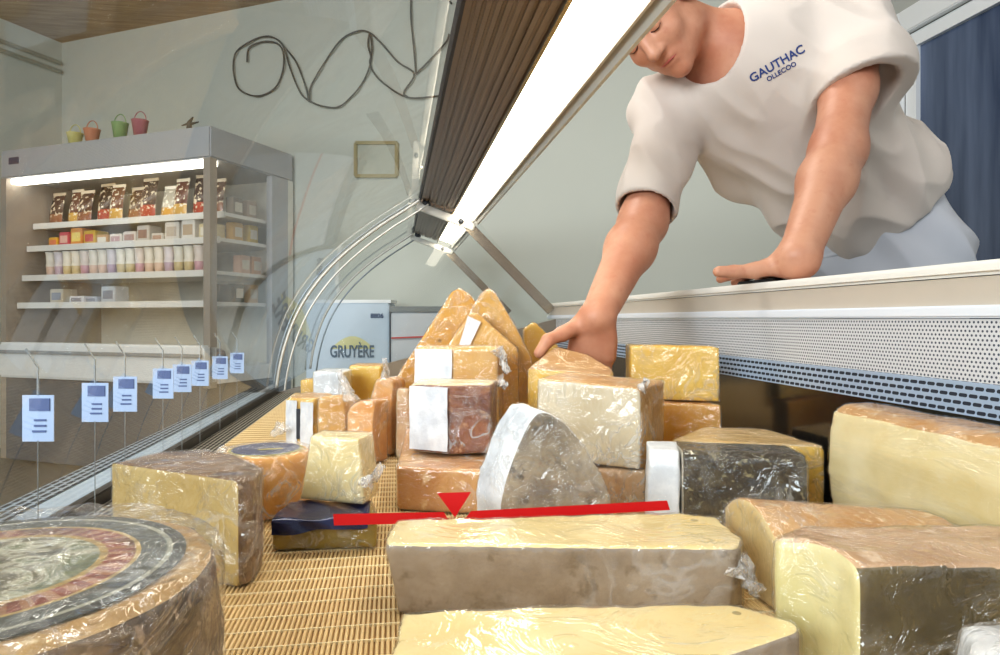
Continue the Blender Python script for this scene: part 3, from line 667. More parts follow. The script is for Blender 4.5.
def cheese(name, label, cat, A, B, paste, rind=None, rfaces=(), vox=.004, film=F_std, amp=.0012, nscale=22, wr=.0013, sm=3, group=None, extra=None, puff=.0012, loose=None, pos=None):
    A = [Vector(p) for p in A]; B = [Vector(p) for p in B]
    allp = A+B; zb = min(p.z for p in allp); c = sum(allp, Vector())/len(allp)
    root = empty(name, (c.x, c.y, zb), label, cat, group)
    me, bvh = remeshed(A, B, vox, sm)
    co, no = arrays(me)
    off = np.array([noise.noise(Vector(p)*nscale)+.5*noise.noise(Vector(p)*nscale*2.7) for p in co], np.float32)*amp
    c2 = co+no*off[:, None]; c2[:, 2] = np.maximum(c2[:, 2], zb)
    faces = [tuple(p.vertices) for p in me.polygons]
    parts = {}
    if rind:
        cls = []
        for p in me.polygons:
            ctr = Vector((0, 0, 0))
            for vi in p.vertices: ctr += Vector(co[vi])
            cls.append(bvh.find_nearest(ctr/len(p.vertices))[2] in rfaces)
        ed = {}
        for p in me.polygons:
            for ek in p.edge_keys: ed.setdefault(ek, []).append(cls[p.index])
        nb = {}
        for (a_, b_), c_ in ed.items():
            if len(c_) == 2 and c_[0] != c_[1]: nb.setdefault(a_, []).append(b_); nb.setdefault(b_, []).append(a_)
        for _ in range(10):
            new = {k: sum((c2[j] for j in ns), np.zeros(3, np.float32))/len(ns) for k, ns in nb.items() if len(ns) == 2}
            for k, q in new.items(): c2[k] = c2[k]*.5+q*.5
    for p in me.polygons:
        ctr = Vector((0, 0, 0))
        for vi in p.vertices: ctr += Vector(co[vi])
        ctr /= len(p.vertices)
        hit = bvh.find_nearest(ctr); fi = hit[2]
        parts.setdefault('rind' if (rind and fi in rfaces) else 'paste', []).append(tuple(p.vertices))
    for pn, fs in parts.items():
        used = sorted({i for f in fs for i in f}); mp = {u: k for k, u in enumerate(used)}
        mk(pn, [Vector(c2[i]) for i in used], [tuple(mp[i] for i in f) for f in fs], RM[rind] if pn == 'rind' else PM[paste], root, True)
    if film:
        sx = Vector((random.random()*9, random.random()*9, 3))
        w = []
        for p, nn in zip(co, no):
            q = Vector(p)*16+sx
            r = 1-abs(noise.noise(q+Vector((noise.noise(q*1.3)*1.5, 0, 0))))*5
            r2 = 1-abs(noise.noise(q*2.3+Vector((3, 1, 2))))*4
            edge = 1.0-max(abs(nn[0]), abs(nn[1]), abs(nn[2]))
            w.append(puff+max(0, r)*wr*(.2+edge*3.4)+max(0, r2)*wr*(.1+edge))
        c3 = c2+no*np.array(w, np.float32)[:, None]; c3[:, 2] = np.maximum(c3[:, 2], zb+.0002)
        mk('plastic_wrap', [Vector(x) for x in c3], faces, film, root, True)
    bpy.data.meshes.remove(me)
    return root
def prism(tops, zb, taper=0):
    A = [Vector(t) for t in tops]; c = sum(A, Vector())/len(A)
    return A, [Vector((p.x+(c.x-p.x)*taper, p.y+(c.y-p.y)*taper, zb)) for p in A]
def T(z, *px): return [G(x, y, z) for x, y in px]
def rectdir(p, u, lu, v, lv, z):   # rectangle: corner p (x,y), direction u length lu, v length lv
    u = Vector((u[0], u[1], 0)).normalized(); v = Vector((v[0], v[1], 0)).normalized(); p = Vector((p[0], p[1], z))
    return [p, p+u*lu, p+u*lu+v*lv, p+v*lv]
def wrap_peak(root, base, tip, w, mat=None, n=5):
    """twisted tuft where the film is gathered"""
    base = Vector(base); tip = Vector(tip); ax = tip-base; v = []; f = []; seg = 12
    s = ax.orthogonal().normalized(); q = ax.normalized().cross(s)
    for j in range(n+1):
        a = j/n; r = w*(1-a*.75)*(.5+.9*abs(a-.35))
        for k in range(seg):
            th = 2*math.pi*k/seg; rr = r*(1+.45*math.sin(k*2.6+j*.7)); v.append(base+ax*a+s*rr*math.cos(th)+q*rr*.45*math.sin(th)+q*(.004*math.sin(j*2+k)))
    for j in range(n):
        for k in range(seg): f.append((j*seg+k, j*seg+(k+1) % seg, (j+1)*seg+(k+1) % seg, (j+1)*seg+k))
    pw = [c for c in root.children if c.name.startswith('plastic_wrap')]
    return mk('film_tuft', v, f, mat or F_tuft, pw[0] if pw else root, True)
F_tuft = film_mat('film_tuft', .42, 1.0, (40, 40, 10))
def stickon(root, name, pts, mat, rip=.0006, nu=14):
    ph = random.random()*6
    return sheet(name, *pts, nu, nu, mat, root, lambda a, b: rip*math.sin(a*19+b*7+ph)+rip*.7*math.sin(b*23-a*9+ph))

# 1 big wheel, lower left
ctr = C0+CR*(-.287)+CF*.372; R0 = .122; Hh = .11
root = empty('cheese_round', (ctr.x, ctr.y, 0), 'whole cheese wheel with brown mottled rind and round printed label, nearest at lower left', 'cheese')
def ringmesh(name, prof, mat, root, ctr, seg=96, amp=.0015, ns=26, cap=True):
    v = []; f = []
    for r, z in prof:
        for k in range(seg):
            a = 2*math.pi*k/seg; p = Vector((ctr.x+r*math.cos(a), ctr.y+r*math.sin(a), z)); dn = noise.noise(p*ns)*amp+noise.noise(p*ns*3)*amp*.5
            v.append(p+Vector((math.cos(a), math.sin(a), .4))*dn)
    n = len(prof)
    for i in range(n-1):
        for k in range(seg): f.append((i*seg+k, i*seg+(k+1) % seg, (i+1)*seg+(k+1) % seg, (i+1)*seg+k))
    if cap: f.append(tuple((n-1)*seg+k for k in range(seg)))
    return mk(name, v, f, mat, root, True)
side = [(R0*.95, .0003), (R0-.001, .006)]+[(R0+.003*math.sin(math.pi*i/10), .006+(Hh-.014)*i/10) for i in range(11)]+[(R0-.003, Hh-.004)]
ringmesh('rind', side, RM['wheel'], root, ctr, amp=.003)
ringmesh('top_rind', [(R0-.003, Hh-.004), (R0-.008, Hh-.001), (R0-.014, Hh), (R0*.6, Hh), (R0*.3, Hh), (.01, Hh)], RM['wheeltop'], root, ctr, amp=.002)
def wheel_label():
    t = NT('wheel_label'); v = t.coord()
    sp = t.n('ShaderNodeSeparateXYZ'); t.l(v, sp.inputs[0]); X, Y = sp.outputs[0], sp.outputs[1]
    r = t.math('DIVIDE', t.math('SQRT', t.math('ADD', t.math('MULTIPLY', X, X), t.math('MULTIPLY', Y, Y))), R0*.86)
    nz = t.noise(v, 30, 5, .6, .8)
    inner = t.ramp(nz, [(.3, S('#4d5a40')), (.42, S('#7f8468')), (.5, S('#c4c1ac')), (.55, S('#77705a')), (.64, S('#3f463a')), (.72, S('#a4503c'))])
    ang = t.math('ARCTAN2', Y, X)
    letters = t.math('LESS_THAN', t.math('FRACT', t.math('ADD', t.math('MULTIPLY', ang, 6.5), t.math('MULTIPLY', r, 2.0))), .5)
    red = t.mix(t.math('MULTIPLY', letters, .55), S('#8e4636'), S('#c49a72'))
    red = t.mix(t.ramp(t.noise(v, 9, 2), [(.42, 0.0), (.5, 1.0)]), S('#4c5044'), red)
    grey = t.mix(t.noise(v, 12, 3), S('#4b4f4c'), S('#6f716a'))
    def band(a, b): return t.math('MULTIPLY', t.math('GREATER_THAN', r, a), t.math('LESS_THAN', r, b))
    c = t.mix(band(.56, .60), inner, S('#b89a5e'))
    c = t.mix(band(.60, .74), c, red)
    c = t.mix(band(.74, .765), c, S('#c0a468'))
    c = t.mix(band(.765, .90), c, grey)
    c = t.mix(band(.90, .93), c, S('#a9a898'))
    c = t.mix(band(.93, 1.1), c, S('#4c4e4b'))
    return t.done(t.pbr(c, .35, 0, None, coat=.2))
m = MB(); m.lathe([(R0*.86, Hh+.0012), (R0*.86, Hh+.0018), (.01, Hh+.0022)], c=(ctr.x, ctr.y, 0), seg=80)
lb = m.build('round_label', wheel_label(), root); tag(lb, 'round printed label in grey, red and cream')
# film over the wheel
v = []; f = []; seg = 120; nr = 34; pr = []
for i in range(nr):
    a = i/(nr-1)
    if a < .68: pr.append(((R0+.003)*(.02+.98*a/.68), Hh+.0045))
    else: b = (a-.68)/.32; pr.append((R0+.0045, Hh+.002-(Hh-.004)*b))
for i, (r, z) in enumerate(pr):
    for k in range(seg):
        an = 2*math.pi*k/seg; p = Vector((ctr.x+r*math.cos(an), ctr.y+r*math.sin(an), z)); q = p*20
        w = max(0, 1-abs(noise.noise(q+Vector((noise.noise(q), 2, 0))))*5)*.0018+max(0, 1-abs(noise.noise(q*2.1))*5)*.0008
        v.append(p+(Vector((0, 0, w*1.6)) if z > Hh else Vector((math.cos(an), math.sin(an), 0))*w*.6))
for i in range(nr-1):
    for k in range(seg): f.append((i*seg+k, i*seg+(k+1) % seg, (i+1)*seg+(k+1) % seg, (i+1)*seg+k))
mk('plastic_wrap', v, f, F_std, root, True)

# 2 hard wedge left
tops = T(.10, (112, 463), (238, 481), (252, 478), (263, 469), (250, 461), (232, 454), (205, 449), (160, 452))
A, B = prism(tops, .0005)
cheese('cheese_wedge', 'large olive-yellow cheese wedge with brown mottled rind beside the lower left wheel', 'cheese', A, B, 'comte', 'brown', (0, 3, 4, 5, 6, 7), vox=.003, amp=.0012)
# 3 orange-yellow wheel with blue label
c3 = P(266, 440, .895); c3.z = 0; r3 = .058; h3 = .078
root = empty('cheese_round', c3, 'small orange-yellow cheese round with dark blue oval label behind the left wedge', 'cheese')
ringmesh('rind', [(r3*.93, .0004), (r3, .008), (r3+.002, h3*.5), (r3, h3-.008), (r3-.006, h3-.001)], rind_mat('rind_bright_orange', S('#cf8a30'), S('#e2a84c'), None, 14, .25), root, c3, 48, .001)
ringmesh('top', [(r3-.006, h3-.001), (r3-.012, h3), (r3*.4, h3), (.004, h3)], simple('wax_top', S('#dcae52'), .35, var=.08), root, c3, 48, .0005)
m = MB(); m.lathe([(r3*.74, h3+.0012), (r3*.73, h3+.002), (.003, h3+.0022)], c=c3, seg=48)
ov = tag(m.build('oval_label', simple('navy_label', S('#3d3f68'), .35, var=.08), root), 'dark blue label')
m = MB(); m.bar(c3+Vector((-.008, -.012, h3+.0026)), c3+Vector((.022, -.008, h3+.0026)), .006, .0006); m.build('label_mark', simple('label_mark', S('#c9b65a'), .5), ov)
ringmesh('label_rim', [(r3*.8, h3+.0009), (r3*.74, h3+.0014)], simple('olive_rim', S('#b5ab52'), .4), root, c3, 48, .0001, cap=False)
ringmesh('plastic_wrap', [(r3+.002, .002), (r3+.0035, h3*.5), (r3+.003, h3-.004), (r3-.003, h3+.002), (r3*.7, h3+.004), (r3*.4, h3+.0042), (.004, h3+.0042)], F_haze, root, c3, 64, .003, 60)
wrap_peak(root, c3+DV(-.045, h3-.003, .01), c3+DV(-.075, h3-.02, .02), .02)
# 5 green-blue low piece, 4 truncated wedge on it
tops = T(.033, (272, 521), (378, 519), (372, 501), (290, 503))
A, B = prism(tops, .0005)
r5 = cheese('cheese_piece', 'low olive-green cheese piece capped with dark blue foil under the cream wedge', 'cheese', A, B, 'olive', None, (), vox=.003, amp=.001)
fa = T(.0335, (273, 521), (358, 519), (371, 502), (290, 503)); z1 = Vector((0, 0, .001))
M_foil = rind_mat('navy_foil', S('#10163a'), S('#27325e'), None, 12, .5, .25)
vv = []; ff = []; nu, nv = 30, 26
for j in range(nv+1):
    b_ = -.45+1.45*j/nv
    for i in range(nu+1):
        a_ = i/nu; p0_ = fa[0].lerp(fa[1]+CR*.012, a_); p1_ = fa[3].lerp(fa[2], a_)
        if b_ >= 0: p = p0_.lerp(p1_, b_)-CF*.004*(1-b_)+Vector((0, 0, .002+.0015*math.sin(a_*11+b_*5)))
        else: p = p0_-CF*(.004+.0015*math.sin(a_*17+b_*6)+.002)+Vector((0, 0, b_*.032*(1-.45*a_+.12*math.sin(a_*9))+.001))
        vv.append(p)
for j in range(nv):
    for i in range(nu): k = j*(nu+1)+i; ff.append((k, k+1, k+nu+2, k+nu+1))
mk('blue_foil', vv, ff, M_foil, r5, True)
bt = [G(304, 500, .052), G(378, 506, .052), G(372, 490, .052), G(318, 486, .052)]
c4_ = sum(bt, Vector())/4
Bq = [G(300, 499, .0385), G(364, 505, .0385), G(379, 492, .0385), G(320, 489, .0385)]
Aq = [Vector((p.x, p.y, .112)) for p in Bq]; c_ = sum(Aq, Vector())/4; Aq = [c_+(p-c_)*s for p, s in zip(Aq, (.74, .78, .86, .86))]
r4 = cheese('cheese_wedge', 'cream truncated cheese wedge standing on the blue-foiled green cheese', 'cheese', Aq, Bq, 'ivory', None, (), vox=.0028, amp=.0008)
wrap_peak(r4, Vector(Bq[1])+Vector((.0, 0, .02)), Vector(Bq[1])+DV(.022, .045, 0), .014)
# front bars 18 and 19
tops = T(.06, (384, 545), (738, 549), (742, 538), (716, 517), (680, 513), (396, 520))
A, B = prism(tops, .0006)
B = [B[0]+CR*.012+CF*.003, B[1]-CR*.006+CF*.004, B[2], B[3], B[4], B[5]+CR*.01]
r18 = cheese('cheese_bar', 'long ivory cheese bar with grey-brown rind front in film, just before the red line', 'cheese', A, B, 'ivory', 'greybrown', (1, 2, 3, 7), vox=.003, amp=.0012, film=F_bar, wr=.0016)
wrap_peak(r18, Vector(A[1])+DV(.0, -.01, .0), Vector(A[1])+DV(.016, -.035, .005), .02)
tops = T(.058, (392, 660), (402, 612), (560, 606), (736, 604), (796, 622), (800, 632), (700, 664), (520, 690))
A, B = prism(tops, .0006)
cheese('cheese_bar', 'ivory cheese bar with brown side along the bottom edge of the view', 'cheese', A, B, 'ivory', 'greybrown', (1, 5, 6, 7, 8), vox=.003, amp=.0012, film=F_bar)
# 16 tan log: end face profile extruded to the right
def logprof(near, far, ztop, zb, n=9, bulge=.012, drop=.02):
    pts = []
    for i in range(n):
        a = i/(n-1); p = near.lerp(far, a); pts.append(Vector((p.x, p.y, ztop-drop*(1-math.sin(math.pi*(.12+.76*a)))/.64-0)))
    return pts
near = P(775, HY, .575); far = P(724, HY, .68)
prof16 = logprof(near, far, .083, 0)
A = [Vector((near.x, near.y, .0006))]+prof16+[Vector((far.x, far.y, .0006))]
ax = (P(945, HY, .60)-P(752, HY, .62)); ax.z = 0
B = [p+ax*(1.0 if i < len(A)/2 else .96)+Vector((0, 0, -(.006 if p.z > .01 else 0))) for i, p in enumerate(A)]
B = [Vector((p.x, p.y, max(.0006, p.z))) for p in B]
cheese('cheese_log', 'tan-rinded half-round cheese log with speckled cut end right of the long front bar', 'cheese', A, B, 'tanpaste', 'tan', tuple(range(3, 3+len(prof16)-1+1)), vox=.003, amp=.0012)
# 17 front right block
tops = [G(858, 567, .098), G(800, 540, .1), G(772, 542, .094), G(790, 526, .098)+CF*.02, G(1010, 528, .098), G(1120, 545, .095), G(1150, 570, .095), G(1010, 572, .098)]
tops = [G(858, 566, .098), G(838, 551, .1), G(812, 542, .1), G(772, 540, .097), G(800, 527, .095), G(1000, 524, .095), G(1060, 540, .093), G(1080, 566, .093)]
A, B = prism(tops, .0006)
B = [B[0], B[1], B[2], B[3], B[4], B[5], B[6]-CR*.02+CF*.01, B[7]-CR*.05+CF*.03]
r17 = cheese('cheese_block', 'big greenish-white cheese block with brown side, nearest at lower right', 'cheese', A, B, 'green', 'olivebrown', (0, 9, 8, 7, 6), vox=.0032, amp=.0012)
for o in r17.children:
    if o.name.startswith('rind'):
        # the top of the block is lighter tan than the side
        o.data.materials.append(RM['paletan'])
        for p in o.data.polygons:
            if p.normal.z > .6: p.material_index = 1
# 20 lower right corner pale wrapped lump
pts = [P(930, HY, .385), P(1120, HY, .395), P(1130, HY, .33), P(960, HY, .325)]
A = [Vector((p.x, p.y, .082)) for p in pts]; A = [sum(A, Vector())/4*.3+p*.7 for p in A]; B = [Vector((p.x, p.y, .0006)) for p in pts]
cheese('cheese_parcel', 'pale grey rounded cheese parcel in the lower right corner', 'cheese', A, B, 'grey', 'white', (0, 1, 2, 3, 4, 5), vox=.004, sm=10, film=F_haze)
# 15 long pale block at the right wall
fl_, nr_ = Vector((.513, .735, 0)), Vector((.499, .40, 0))
prof15 = [(.0, .001), (-.004, .03), (-.010, .07), (-.009, .11), (-.001, .142), (.012, .150), (.050, .152), (.050, .001)]
A = [Vector((fl_.x+x*.9, fl_.y, z)) for x, z in prof15]; B = [Vector((nr_.x+x, nr_.y, z)) for x, z in prof15]
cheese('cheese_block', 'long pale wrapped cheese block with a thin tan rind along the back wall at right', 'cheese', A, B, 'pale', 'tan', (6, 7), vox=.004, amp=.001, film=F_long, wr=.0014)
# 14 dark rind bar
nl = P(684, HY, .80); nrr = P(806, HY, .77)
u = (nrr-nl); u.z = 0; L = u.length; u.normalize(); w = Vector((-u.y, u.x, 0))
def at14(s, t, z): p = nl+u*s+w*t; return Vector((p.x, p.y, z))
A = [at14(-.002, 0, .0006), at14(-.002, 0, .088), at14(-.002, .012, .094), at14(-.012, .07, .094), at14(-.012, .08, .085), at14(-.012, .08, .0006)]
B = [p+u*(L+.004)+w*.0 for p in A]
r14 = cheese('cheese_bar', 'cheese bar with black speckled rind and one white end, right of centre', 'cheese', A, B, 'grey', 'black', (1, 2, 3, 4, 5, 6, 7), vox=.003, amp=.001, film=F_std)
A = [at14(-.045+.02*max(0, t-.04)/.03*0, t, z) for t, z in ((.004, .0006), (.004, .075), (.018, .092), (.066, .094), (.076, .085), (.076, .0006))]
B = [p+u*.041 for p in A]
A[1] = A[1]+u*.006; A[2] = A[2]+u*.004
sv = cheese('tmp_end', 'x', 'x', A, B, 'grey', 'white', (0, 1, 2, 3, 4, 5, 6, 7), vox=.003, amp=.0015, film=None)
for o in list(sv.children): o.parent = r14; o.location = sv.location-r14.location; o.name = 'white_end'; tag(o, 'white end face')
bpy.data.objects.remove(sv)
# 13 wrapped yellow flat wedge behind 14
tops = [P(670, HY, .93), P(826, HY, .885), P(764, HY, 1.03), P(704, HY, 1.05)]
tops = [Vector((p.x, p.y, .084)) for p in tops]; A, B = prism(tops, .0006)
cheese('cheese_wedge', 'flat yellow wrapped cheese wedge behind the black-rinded bar', 'cheese', A, B, 'yellow', 'creamtop', (0,), vox=.004, amp=.001)
# 12 yellow block on another one
bl = P(655, HY, 1.08); br = P(722, HY, 1.06)
u2 = CR; 
A, B = prism([Vector((p.x, p.y, .113)) for p in (P(636, HY, 1.13), P(722, HY, 1.09), P(722, HY, 1.09)+CF*.06-CR*.02, P(636, HY, 1.13)+CF*.10)], .0006)
cheese('cheese_block', 'yellow cheese block lying beneath the upper yellow block near the vent panel', 'cheese', A, B, 'gold', 'orange', (0,), vox=.004)
A, B = prism([Vector((p.x, p.y, .206)) for p in (P(630, HY, 1.15), P(720, HY, 1.105), P(722, HY, 1.105)+CF*.05-CR*.02, P(634, HY, 1.15)+CF*.08)], .1145)
r12 = cheese('cheese_block', 'bright yellow cheese block on top of another beside the reaching hand', 'cheese', A, B, 'yellow', None, (), vox=.0035)
# 9 cream block on a pink one
def frontbox(px0, px1, D0, D1, depth, zt, zb, dskew=0):
    a = P(px0, HY, D0); b = P(px1, HY, D1); n = (CF+CR*dskew).normalized()*depth
    return [Vector((p.x, p.y, zt)) for p in (a, b, b+n, a+n)]
A, B = prism(frontbox(588, 646, .90, .89, .11, .052, 0, .1), .0006)
cheese('cheese_block', 'low pink-brown wrapped cheese beneath the cream block', 'cheese', A, B, 'peach', 'pink', (0, 2, 3), vox=.004, film=F_haze)
q = [P(537, HY, .93), P(640, HY, .885), P(664, HY, .97), P(566, HY, 1.03)]
A = [Vector((p.x, p.y, z)) for p, z in zip(q, (.168, .160, .162, .170))]; B = [Vector((p.x, p.y, z)) for p, z in zip(q, (.062, .0535, .0535, .0535))]
r9 = cheese('cheese_block', 'cream-beige wrapped cheese block with speckled front, at centre below the hand', 'cheese', A, B, 'beige', 'yellowrind', (0, 3), vox=.003, film=F_haze)
wrap_peak(r9, Vector(A[1])+DV(0, -.003, 0), Vector(A[1])+DV(.01, .012, .0), .012)
# 10 wedge in the hand: triangular top rising to the left
q = [P(527, HY, 1.08), P(612, HY, 1.02), P(613, HY, 1.06), P(588, HY, 1.115), P(556, HY, 1.135)]
A = [Vector((p.x, p.y, z)) for p, z in zip(q, (.172, .166, .172, .194, .206))]; B = [Vector((p.x, p.y, .0006)) for p in q]
r10 = cheese('cheese_wedge', 'yellow cheese wedge with tan rind that the man grips', 'cheese', A, B, 'yellow', 'tan', (0,), vox=.0035)
# 8 tombstone
fp = [(507, 541), (500, 505), (506, 480), (516, 450), (528, 424), (537, 413), (547, 411), (560, 418), (580, 438), (598, 466), (610, 492), (616, 520), (618, 541)]
A = [P(x, y, .742) for x, y in fp]; A = [Vector((p.x, p.y, max(.0006, p.z))) for p in A]; A[0].z = .0006; A[-1].z = .0006
ofs = CR*(-.030)+CF*.035+CU*.006
B = [Vector((p.x, p.y, max(.0006, p.z)))for p in [a+ofs for a in A]]; B[0].z = .0006; B[-1].z = .0006
cheese('cheese_wedge', 'upright half-round cheese with grey marbled face and broad white rind edge at centre', 'cheese', A, B, 'grey', 'white', tuple(range(2, 2+len(fp)-1)), vox=.003, amp=.0015, film=F_std)
for o in bpy.data.objects:
    if o.name.startswith('paste') and o.parent and 'marbled face' in (o.parent.get('label') or ''): o.data.materials.clear(); o.data.materials.append(RM['ash'])
# 7 stack on the left of centre
q = [P(397, HY, .885), P(500, HY, .86), P(520, HY, 1.2), P(408, HY, 1.26)]
A = [Vector((p.x, p.y, .057)) for p in q]; B = [Vector((p.x, p.y, .0006)) for p in q]
r7 = cheese('cheese_block', 'wide orange wrapped cheese block at the foot of the stack left of the red marker', 'cheese', A, B, 'peach', 'orange', (0, 2, 3, 5), vox=.004, film=film_mat('cling_film_silvery', .2, 1.0, (12, 12, 12)), wr=.0014)
q = [P(411, HY, .97), P(449, HY, .945), P(491, HY, .955), P(497, HY, 1.03), P(424, HY, 1.05)]
A = [Vector((p.x, p.y, .158)) for p in q]; B = [Vector((p.x, p.y, .0615)) for p in q]
r7b = cheese('cheese_block', 'reddish-brown cheese block with white paper label on the orange block', 'cheese', A, B, 'cream', 'red', (2, 3, 4), vox=.003, film=F_haze)
def facelabel(root, a, b, z0, z1, off=.003, mat=M_label, name='paper_label'):
    n = (b-a); n.z = 0; n = Vector((n.y, -n.x, 0)).normalized()*off
    p = [Vector((a.x, a.y, z0))+n, Vector((b.x, b.y, z0))+n, Vector((b.x, b.y, z1))+n, Vector((a.x, a.y, z1))+n]
    return stickon(root, name, p, mat)
facelabel(r7b, A[0], A[1], .066, .155, .0045)
wrap_peak(r7b, Vector(A[3]), Vector(A[3])+DV(.014, -.01, .01), .015)
q = [P(416, HY, 1.10), P(453, HY, 1.075), P(498, HY, 1.07), P(503, HY, 1.15), P(428, HY, 1.17)]
A = [Vector((p.x, p.y, .205)) for p in q]; B = [Vector((p.x, p.y, .0615)) for p in q]
r7c = cheese('cheese_block', 'tall pale yellow cheese block with white paper label behind the reddish-brown one', 'cheese', A, B, 'amber', None, (), vox=.0035, film=F_haze)
facelabel(r7c, A[0], A[1], .12, .202, .0045)
wrap_peak(r7c, Vector(A[2])+DV(0, 0, 0), Vector(A[2])+DV(.016, -.04, .0), .016)
# tall wedges
def tallwedge(fp, D, th, paste, rind, rf, label, slope=0, film=F_std, vox=.004, dx=0):
    A = []
    for x, y, dd in fp: A.append(P(x, y, D+dd))
    n = CF*th+CR*dx
    A = [Vector((p.x, p.y, max(.0006, p.z))) for p in A]
    B = [Vector((p.x, p.y, p.z))+n for p in A]
    return cheese('cheese_wedge', label, 'cheese', A, B, paste, rind, rf, vox=vox, film=film, sm=1)
rT1 = tallwedge([(392, 385, 0), (452, 291, 0), (460, 288, 0), (469, 294, 0), (512, 350, 0), (505, 440, 0), (392, 440, 0)], 1.31, .05, 'gold', 'tan', (), 'tall pointed golden cheese wedge, left one of the pair standing at the back')
rT2 = tallwedge([(452, 346, 0), (480, 294, 0), (488, 288, 0), (495, 292, 0), (515, 325, 0), (532, 360, 0), (534, 440, 0), (452, 440, 0)], 1.25, .045, 'amber', 'tan', (2, 3, 4, 5, 6), 'tall pointed amber cheese wedge with speckled rind, right of the back pair')
rT3 = tallwedge([(444, 352, 0), (470, 312, 0), (478, 313, 0), (518, 350, 0), (519, 430, 0), (444, 430, 0)], 1.20, .03, 'amber', 'yellowrind', (), 'smaller wrapped wedge with a white strip in front of the tall amber wedge', dx=0)
a, b, c, d = P(459, 345, 1.195), P(470, 345, 1.195), P(481, 322, 1.195), P(468, 316, 1.195)
stickon(rT3, 'white_strip', (a, b, c, d), M_label, .0003)
tallwedge([(524, 330, 0), (535, 322, 0), (558, 346, 0), (560, 420, 0), (524, 420, 0)], 1.36, .08, 'yellow', None, (), 'small bright yellow wedge tip just left of the gripping thumb')
A, B = prism(frontbox(508, 522, 1.37, 1.36, .05, .175, 0), .0006)
cheese('cheese_piece', 'narrow golden cheese piece between the tall amber wedge and the gripped wedge', 'cheese', A, B, 'gold', None, (), vox=.004)
# left cluster
A, B = prism(frontbox(286, 314, 1.26, 1.24, .09, .105, 0, .15), .0006)
ra = cheese('cheese_wedge', 'small wrapped cheese with two white label strips, leftmost of the back cluster', 'cheese', A, B, 'yellow', 'yellowrind', (0,), vox=.004, film=F_haze)
facelabel(ra, A[0].lerp(A[1], .03), A[0].lerp(A[1], .42), .02, .1, .003); facelabel(ra, A[0].lerp(A[1], .55), A[1], .0, .098, .0032)
m = MB(); p = A[0].lerp(A[1], .46); m.bar(Vector((p.x, p.y, .03))-CF*.003, Vector((p.x, p.y, .085))-CF*.003, .007, .001, up=CF); m.build('black_bar', simple('label_black', S('#333640'), .5), ra)
wrap_peak(ra, P(284, 425, 1.25)+CU*.0, P(272, 436, 1.23), .02)
A, B = prism(frontbox(313, 342, 1.42, 1.40, .09, .14, 0), .0006)
cheese('cheese_piece', 'whitish wrapped cheese slab behind the labelled one in the back cluster', 'cheese', A, B, 'cream', 'white', (0, 2), vox=.004, film=F_haze)
A, B = prism(frontbox(349, 381, 1.53, 1.51, .08, .146, 0), .0006)
rb = cheese('cheese_block', 'pale yellow wrapped block at the rear of the back cluster', 'cheese', A, B, 'yellow', 'cream' if False else 'yellowrind', (0,), vox=.004)
wrap_peak(rb, P(347, 394, 1.36), P(339, 370, 1.36), .022)
def slabround(label, px0, px1, ytop, ybot, D, th, lean, paste='peach', rind='orange'):
    cx = (px0+px1)/2; w = (px1-px0)/2; fp = []
    n = 10
    for i in range(n+1):
        a = math.pi*i/n; fp.append((cx-w*math.copysign(abs(math.cos(a))**.45, math.cos(a))+lean*math.sin(a), ytop+(ybot-ytop)*.30*(1-math.sin(a)**.7)))
    fp = [(px0, ybot)]+fp+[(px1, ybot)]
    zmin = CAMZ-(ybot-HY)/FOC*D
    A = [P(x, y, D) for x, y in fp]; A[0].z = A[-1].z = .0006
    A = [Vector((p.x, p.y, max(p.z, .0006))) for p in A]
    B = [p+CF*th+CR*th*.7 for p in A]
    return cheese('cheese_slice', label, 'cheese', A, B, paste, rind, tuple(range(2, 2+len(A)-1)), vox=.0035, film=F_haze, wr=.0016)
slabround('peach-coloured rounded cheese slice beside the labelled one in the back cluster', 318, 345, 396, 452, 1.20, .03, -3, 'amber', 'yellowrind')
rs = slabround('peach-coloured leaning cheese slice in the middle of the back cluster', 346, 373, 400, 452, 1.17, .03, 6)
wrap_peak(rs, P(352, 402, 1.17), P(343, 378, 1.19), .02)
re_ = slabround('tall orange cheese slice with gathered film peak, rightmost of the back cluster', 370, 392, 378, 452, 1.24, .03, 3, 'peach', 'orange')
wrap_peak(re_, P(386, 382, 1.25), P(385, 358, 1.25), .014)
A, B = prism(frontbox(300, 322, 1.5, 1.48, .06, .115, 0), .0006)
cheese('cheese_piece', 'small yellowish foil-wrapped piece at the far left of the back cluster', 'cheese', A, B, 'yellow', None, (), vox=.005, film=F_haze)
A, B = prism(frontbox(396, 410, 1.21, 1.20, .03, .125, .063), .0006)
cheese('cheese_piece', 'pinkish wrapped piece squeezed left of the reddish-brown block', 'cheese', A, B, 'cream', 'pink', (0, 2), vox=.005, film=F_haze)
